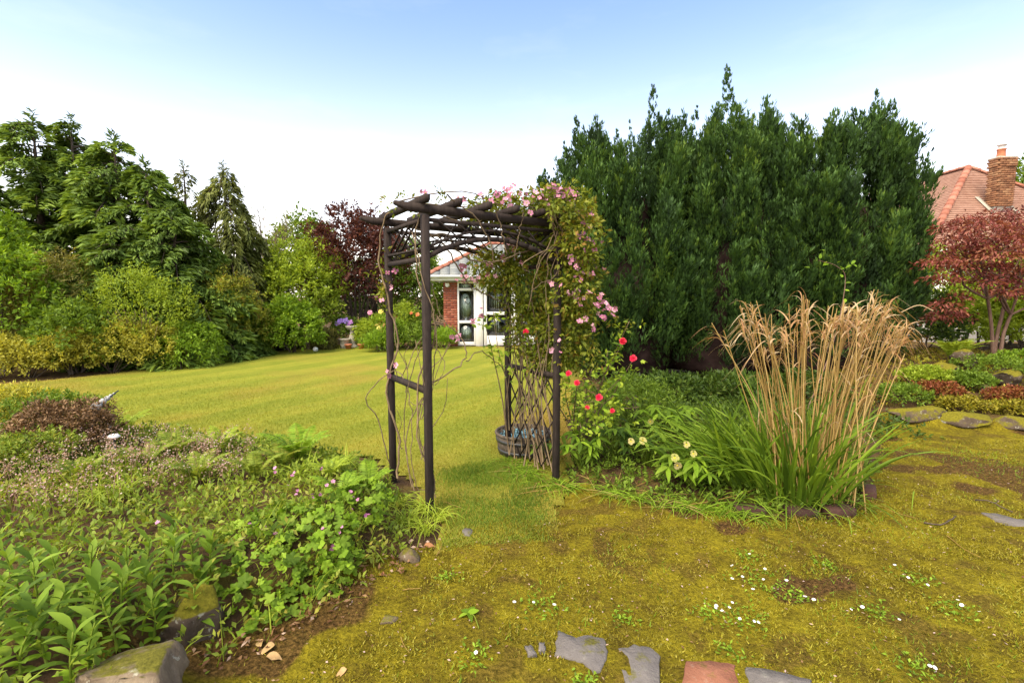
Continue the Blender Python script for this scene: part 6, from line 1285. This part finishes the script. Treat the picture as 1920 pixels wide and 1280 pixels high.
# ================================================================== SMALL THINGS ON THE MOSS
DL = broad_leaf('leaf', M['bright_o'], .022, .011, .2, .1, .9)
groups = [((1430, 1092), 10, 'daisy clump with most flowers left of centre in the moss'), ((1392, 1160), 7, 'daisy clump just above the paving slabs at right'), ((1332, 1150), 2, 'small daisy clump left of the slab daisies'), ((1015, 1145), 4, 'daisy clump above the broken slab'), ((1715, 1088), 3, 'daisy clump right of the middle in the moss'), ((1650, 1150), 3, 'daisy clump with scattered leaves at lower right'), ((1790, 1142), 3, 'daisy clump nearest the right edge'), ((1718, 1252), 2, 'daisy clump at the bottom right'), ((1395, 1045), 1, 'single daisy above the daisy clump'), ((1490, 1120), 1, 'little daisy rosette right of the largest clump'), ((1165, 1165), 0, 'weed rosette above the middle slabs'), ((890, 1240), 1, 'weed rosette at the bottom left of the moss'), ((1100, 1290), 0, 'weed rosette at the bottom edge'), ((840, 1090), 0, 'weed rosette before the geranium'), ((1545, 1060), 0, 'flat weed rosette in the middle right of the moss'), ((1370, 1225), 0, 'weed rosette above the red slab')]
for (c0, n_, lab) in groups:
    f_ = G(*c0); f_[2] = hz(f_[0], f_[1]) + .012; o = thing('daisy_plant', f_, lab, 'daisy', 'daisies and weeds in the moss'); lf = MB(); m_ = 55 + n_ * 8; sc = .035 + .006 * n_
    pp = f_ + np.c_[rb.normal(0, sc, (m_, 2)), rb.uniform(.0, .012, m_)]; diamonds(lf, pp, np.c_[rb.normal(0, 1, (m_, 2)), rb.uniform(.1, .5, m_)], np.array([0, 0, 1.]) + rb.normal(0, .25, (m_, 3)), rb.uniform(.014, .028, m_), rb.uniform(.008, .014, m_), np.clip(rb.normal(.5, .25, m_), 0, 1), mid=.6); lf.build('leaves', M['bright'], o)
    for k in range(math.ceil(n_ * .75)): q = f_ + [rb.normal(0, sc * 1.1), rb.normal(0, sc * 1.1), .03 + rb.normal(0, .004)]; inst('flower', DAISY, o, q, frame((1, 0, rb.normal(0, .2)), (rb.normal(0, .25), rb.normal(-.15, .25), 1)), rb.uniform(.65, .95))
def lying(name, pix, rad, mat, lab, cat, grp, lift=.016, side=0):
    mb = MB(); pts = []
    for (x_, y_) in pix: p = G(x_, y_); p[2] = hz(p[0], p[1]) + lift + rad; pts.append(p)
    c_ = spline(pts, 12); c_[:, 2] += np.abs(rb.normal(0, rad * .6, 12)); tube(mb, c_, np.linspace(rad, rad * .6, 12), 5)
    if side: tube(mb, [c_[6], c_[6] + [rad * 9, rad * 5, rad * 2]], rad * .5, 4)
    tag(mb.build(name, M[mat]), lab, cat, grp)
TW = 'twigs and straws on the moss'
lying('twig', [(1732, 984), (1760, 988), (1778, 982), (1792, 972)], .006, 'bark', 'curved dark twig on the moss at right', 'twig', TW, side=1)
lying('twig', [(1828, 942), (1850, 943), (1875, 954), (1898, 965)], .006, 'bark', 'dark twig beside the narrow grey slab', 'twig', TW, side=1)
lying('straw', [(1285, 954), (1350, 948), (1420, 938), (1480, 925)], .004, 'dry', 'long pale straw left of the tall grass base', 'straw', TW, .03)
lying('straw', [(1352, 958), (1400, 972), (1443, 987)], .003, 'dry', 'thin straw slanting below the long straw', 'straw', TW)
lying('straw', [(1480, 945), (1490, 970), (1500, 1000)], .0045, 'dry', 'thick straw pointing at the viewer below the tall grass', 'straw', TW, .02)
lying('straw', [(1776, 1008), (1805, 1032), (1838, 1050)], .003, 'dry', 'thin pale straw on the right moss', 'straw', TW)
lying('straw', [(1553, 971), (1575, 966), (1600, 965)], .004, 'dry', 'short pale straw at the edging bricks', 'straw', TW)
lying('straw', [(1628, 940), (1670, 960), (1718, 975)], .0025, 'dry', 'thin straw right of the grass bed', 'straw', TW)
lying('straw', [(905, 1088), (920, 1075), (930, 1060)], .003, 'dry', 'short straw before the arch in the moss', 'straw', TW)
lying('straw', [(752, 1210), (758, 1225), (768, 1240)], .002, 'dry', 'thin bent straw at the bottom left of the moss', 'straw', TW)
lying('straw', [(755, 1118), (775, 1115), (790, 1114)], .003, 'dry', 'short straw right of the geranium', 'straw', TW)
lying('straw', [(835, 945), (850, 952), (868, 958)], .003, 'dry', 'short straw on the grass right of the front post', 'straw', TW)
lying('straw', [(818, 1050), (826, 1036), (830, 1024)], .003, 'dry', 'pale straw left of the small round stone', 'straw', TW)
# pulled weed and dead leaves
f_ = G(878, 1165); f_[2] = hz(f_[0], f_[1]) + .015; o = thing('wilted_weed', f_, 'wilted weed with drooping leaves lying on the moss', 'weed'); sm = MB(); tube(sm, spline([f_, f_ + [.03, -.03, .02], f_ + [.06, -.10, .004]], 10), .0025, 4); sm.build('stem', M['bed'], o)
for k in range(5): inst('leaf', OVAL[k % 2], o, f_ + [0, 0, .012], frame((math.cos(k * 1.4 + 1), math.sin(k * 1.4 + 1), .1), (rb.normal(0, .3), rb.normal(0, .3), 1)), .75)
DEAD = [broad_leaf('dead_leaf', objcol('dead leaf', [(0, (.26, .12, .05)), (.5, (.36, .20, .10)), (1, (.40, .28, .12))], .8, .2), .06, .035, .35, .5, .75, .15)]
for k, (x_, y_, lab) in enumerate([(650, 1262, 'orange brown dead leaf at the bottom left of the moss'), (795, 1030, 'tan dead leaf by the front post stones'), (490, 1220, 'curled brown dead leaf below the geranium at left'), (515, 1215, 'brown dead leaf right of the curled leaf'), (500, 1240, 'brown dead leaf below the curled leaf'), (780, 1055, 'orange dead leaf beside the small stone'), (745, 1075, 'brown dead leaf left of the small stone'), (720, 1085, 'brown dead leaf nearest the geranium foot'), (1082, 915, 'orange brown leaf at the right arch post foot'), (1448, 950, 'yellow dead leaf under the tall grass')]):
    p = GT(x_, y_) + [0, 0, .02]; ob = inst('dead_leaf', DEAD[0], None, p, frame(sph(1, rb)[0] * [1, 1, .2], (rb.normal(0, .2), rb.normal(-.2, .2), 1)), rb.uniform(.8, 1.2)); tag(ob, lab, 'leaf', 'dead leaves on the ground')
# litter: petals and crumbs
q = sample_poly(gp((820, 1022), (1034, 984), (1150, 930), (1470, 980), (1640, 900), (1900, 830), (2000, 1290), (480, 1290), (640, 1165), (700, 1095)), 900, rb); q = q[off_slabs(q[:, 0], q[:, 1])]; n_ = len(q)
mb = MB(); diamonds(mb, np.c_[q, h(q[:, 0], q[:, 1]) + rb.uniform(.014, .022, n_)], np.c_[rb.normal(0, 1, (n_, 2)), rb.normal(0, .1, n_)], np.array([0, 0, 1.]) + rb.normal(0, .3, (n_, 3)), rb.uniform(.008, .022, n_), rb.uniform(.004, .010, n_), rb.random(n_) ** 1.3, mid=.5)
tag(mb.build('litter', M['litter'], origin=(0, 0, 0)), 'fallen petals and leaf crumbs strewn over the moss', 'litter', kind='stuff')
ed = np.array([G(x_, y_)[:2] for x_, y_ in [(400, 1265), (470, 1225), (560, 1195), (640, 1150), (700, 1095), (760, 1060), (815, 1025)]]); n_ = 240; t = rb.random(n_) * 5.99; i_ = t.astype(int)
q = ed[i_] + (ed[i_ + 1] - ed[i_]) * (t - i_)[:, None] + rb.normal(0, .055, (n_, 2)) + [-.03, .02]
mb = MB(); diamonds(mb, np.c_[q, h(q[:, 0], q[:, 1]) + rb.uniform(.008, .03, n_)], np.c_[rb.normal(0, 1, (n_, 2)), rb.normal(0, .25, n_)], np.array([0, 0, 1.]) + rb.normal(0, .5, (n_, 3)), rb.uniform(.012, .045, n_), rb.uniform(.007, .022, n_), rb.random(n_) ** 1.8 * .7, mid=.5, fold=.3)
tag(mb.build('leaf_litter', M['litter'], origin=(0, 0, 0)), 'brown leaf litter along the foot of the left bed', 'litter', kind='stuff')
# moss tufts and grass
def tufts(poly, n, L, W, mat, name, lab, cat, lean=.5, lim=None, lift=.0, seed=0, dens=None):
    r = np.random.default_rng(7000 + seed); q = sample_poly(poly, n, r); q = q[off_slabs(q[:, 0], q[:, 1])]
    if lim is not None: q = q[(q[:, 1] > lim[0]) & (q[:, 1] < lim[1]) & (np.abs(q[:, 0]) < q[:, 1] * 1.25 + .5)]
    if dens is not None: q = q[r.random(len(q)) < dens(q)]
    z = h(q[:, 0], q[:, 1]) + lift; k = len(q); A = unit(np.c_[r.normal(0, lean, (k, 2)), np.ones(k)]); S = unit(np.cross(A, sph(k, r))); ll = (L * r.uniform(.5, 1.3, k))[:, None]; w_ = (W * r.uniform(.7, 1.3, k))[:, None]; b_ = np.c_[q, z]
    V = np.stack([b_ - S * w_ / 2, b_ + S * w_ / 2, b_ + A * ll], 1).reshape(-1, 3); tn = np.clip(.55 * vnoise(q[:, 0] * 3, q[:, 1] * 3, 4) + .25 * vnoise(q[:, 0] * 11, q[:, 1] * 11, 5) + r.normal(.1, .16, k), 0, 1)
    if name == 'lawn_grass': tn = np.clip(  .55 - .26 * stripe(q[:, 0], q[:, 1]) + .4 * dryness(q[:, 0], q[:, 1]) + r.normal(0, .13, k), 0, 1)
    return tag(MB().add(V, np.arange(3 * k).reshape(-1, 3), tn).build(name, M[mat], origin=(0, 0, 0)), lab, cat, kind='stuff')
NEAR = gp((820, 1022), (1034, 984), (1056, 903), (1290, 952), (1470, 972), (1602, 960), (1642, 900), (1657, 798), (1940, 815)) + [(5.5, 3.5), (2.6, 1.6), (-1.4, 1.6)] + gp((220, 1285), (430, 1225), (600, 1130), (690, 1080))
tufts(NEAR, 150000, .018, .006, 'moss', 'moss_tufts', 'yellow green moss shoots covering the foreground', 'moss', .9, (1.5, 5.2), .006, 1, dens=lambda q: np.clip(1.6 * vnoise(q[:, 0] * 5, q[:, 1] * 5, 15) - .1, .08, 1) * (1 - .9 * np.clip(patch(q[:, 0], q[:, 1]) * 1.6, 0, 1)))
tufts(NEAR, 9000, .04, .004, 'bright', 'sparse_grass', 'sparse fine grass growing in the moss', 'grass', .7, (1.5, 6), .004, 2, dens=lambda q: np.clip(3 * (vnoise(q[:, 0] * 2, q[:, 1] * 2, 25) - .5), 0, 1))
tufts(LAWN, 330000, .028, .007, 'lawn', 'lawn_grass', 'short mown grass blades of the lawn', 'grass', .6, (3.2, 10), .004, 3, dens=lambda q: np.clip((10 - q[:, 1]) / 4, 0, 1))
seam = gp((812, 1040), (1050, 1020), (1052, 960), (835, 978)); tufts(seam, 9000, .03, .005, 'bed', 'seam_grass', 'stray grass where lawn and moss meet under the arch', 'grass', .7, None, .004, 5, dens=lambda q: np.clip(1.8 * vnoise(q[:, 0] * 5, q[:, 1] * 5, 45) - .3, 0, 1) * np.clip(edge_dist(seam, q[:, 0], q[:, 1]) * 12, 0, 1)); tufts(seam, 9000, .018, .006, 'moss', 'seam_moss', 'stray moss where lawn and moss meet under the arch', 'moss', .9, None, .008, 6, dens=lambda q: np.clip(1.8 * vnoise(q[:, 0] * 5, q[:, 1] * 5, 46) - .3, 0, 1) * np.clip(edge_dist(seam, q[:, 0], q[:, 1]) * 12, 0, 1))
gate = gp((830, 1002), (1032, 987), (1050, 900), (960, 850), (800, 880), (790, 950)); tufts(gate, 22000, .035, .005, 'mid', 'gate_grass', 'darker green grass growing under the arch', 'grass', .5, None, .004, 4, dens=lambda q: np.clip(1.8 * vnoise(q[:, 0] * 3, q[:, 1] * 3, 35) - .2, .1, 1) * np.clip(edge_dist(gate, q[:, 0], q[:, 1]) * 5, 0, 1))
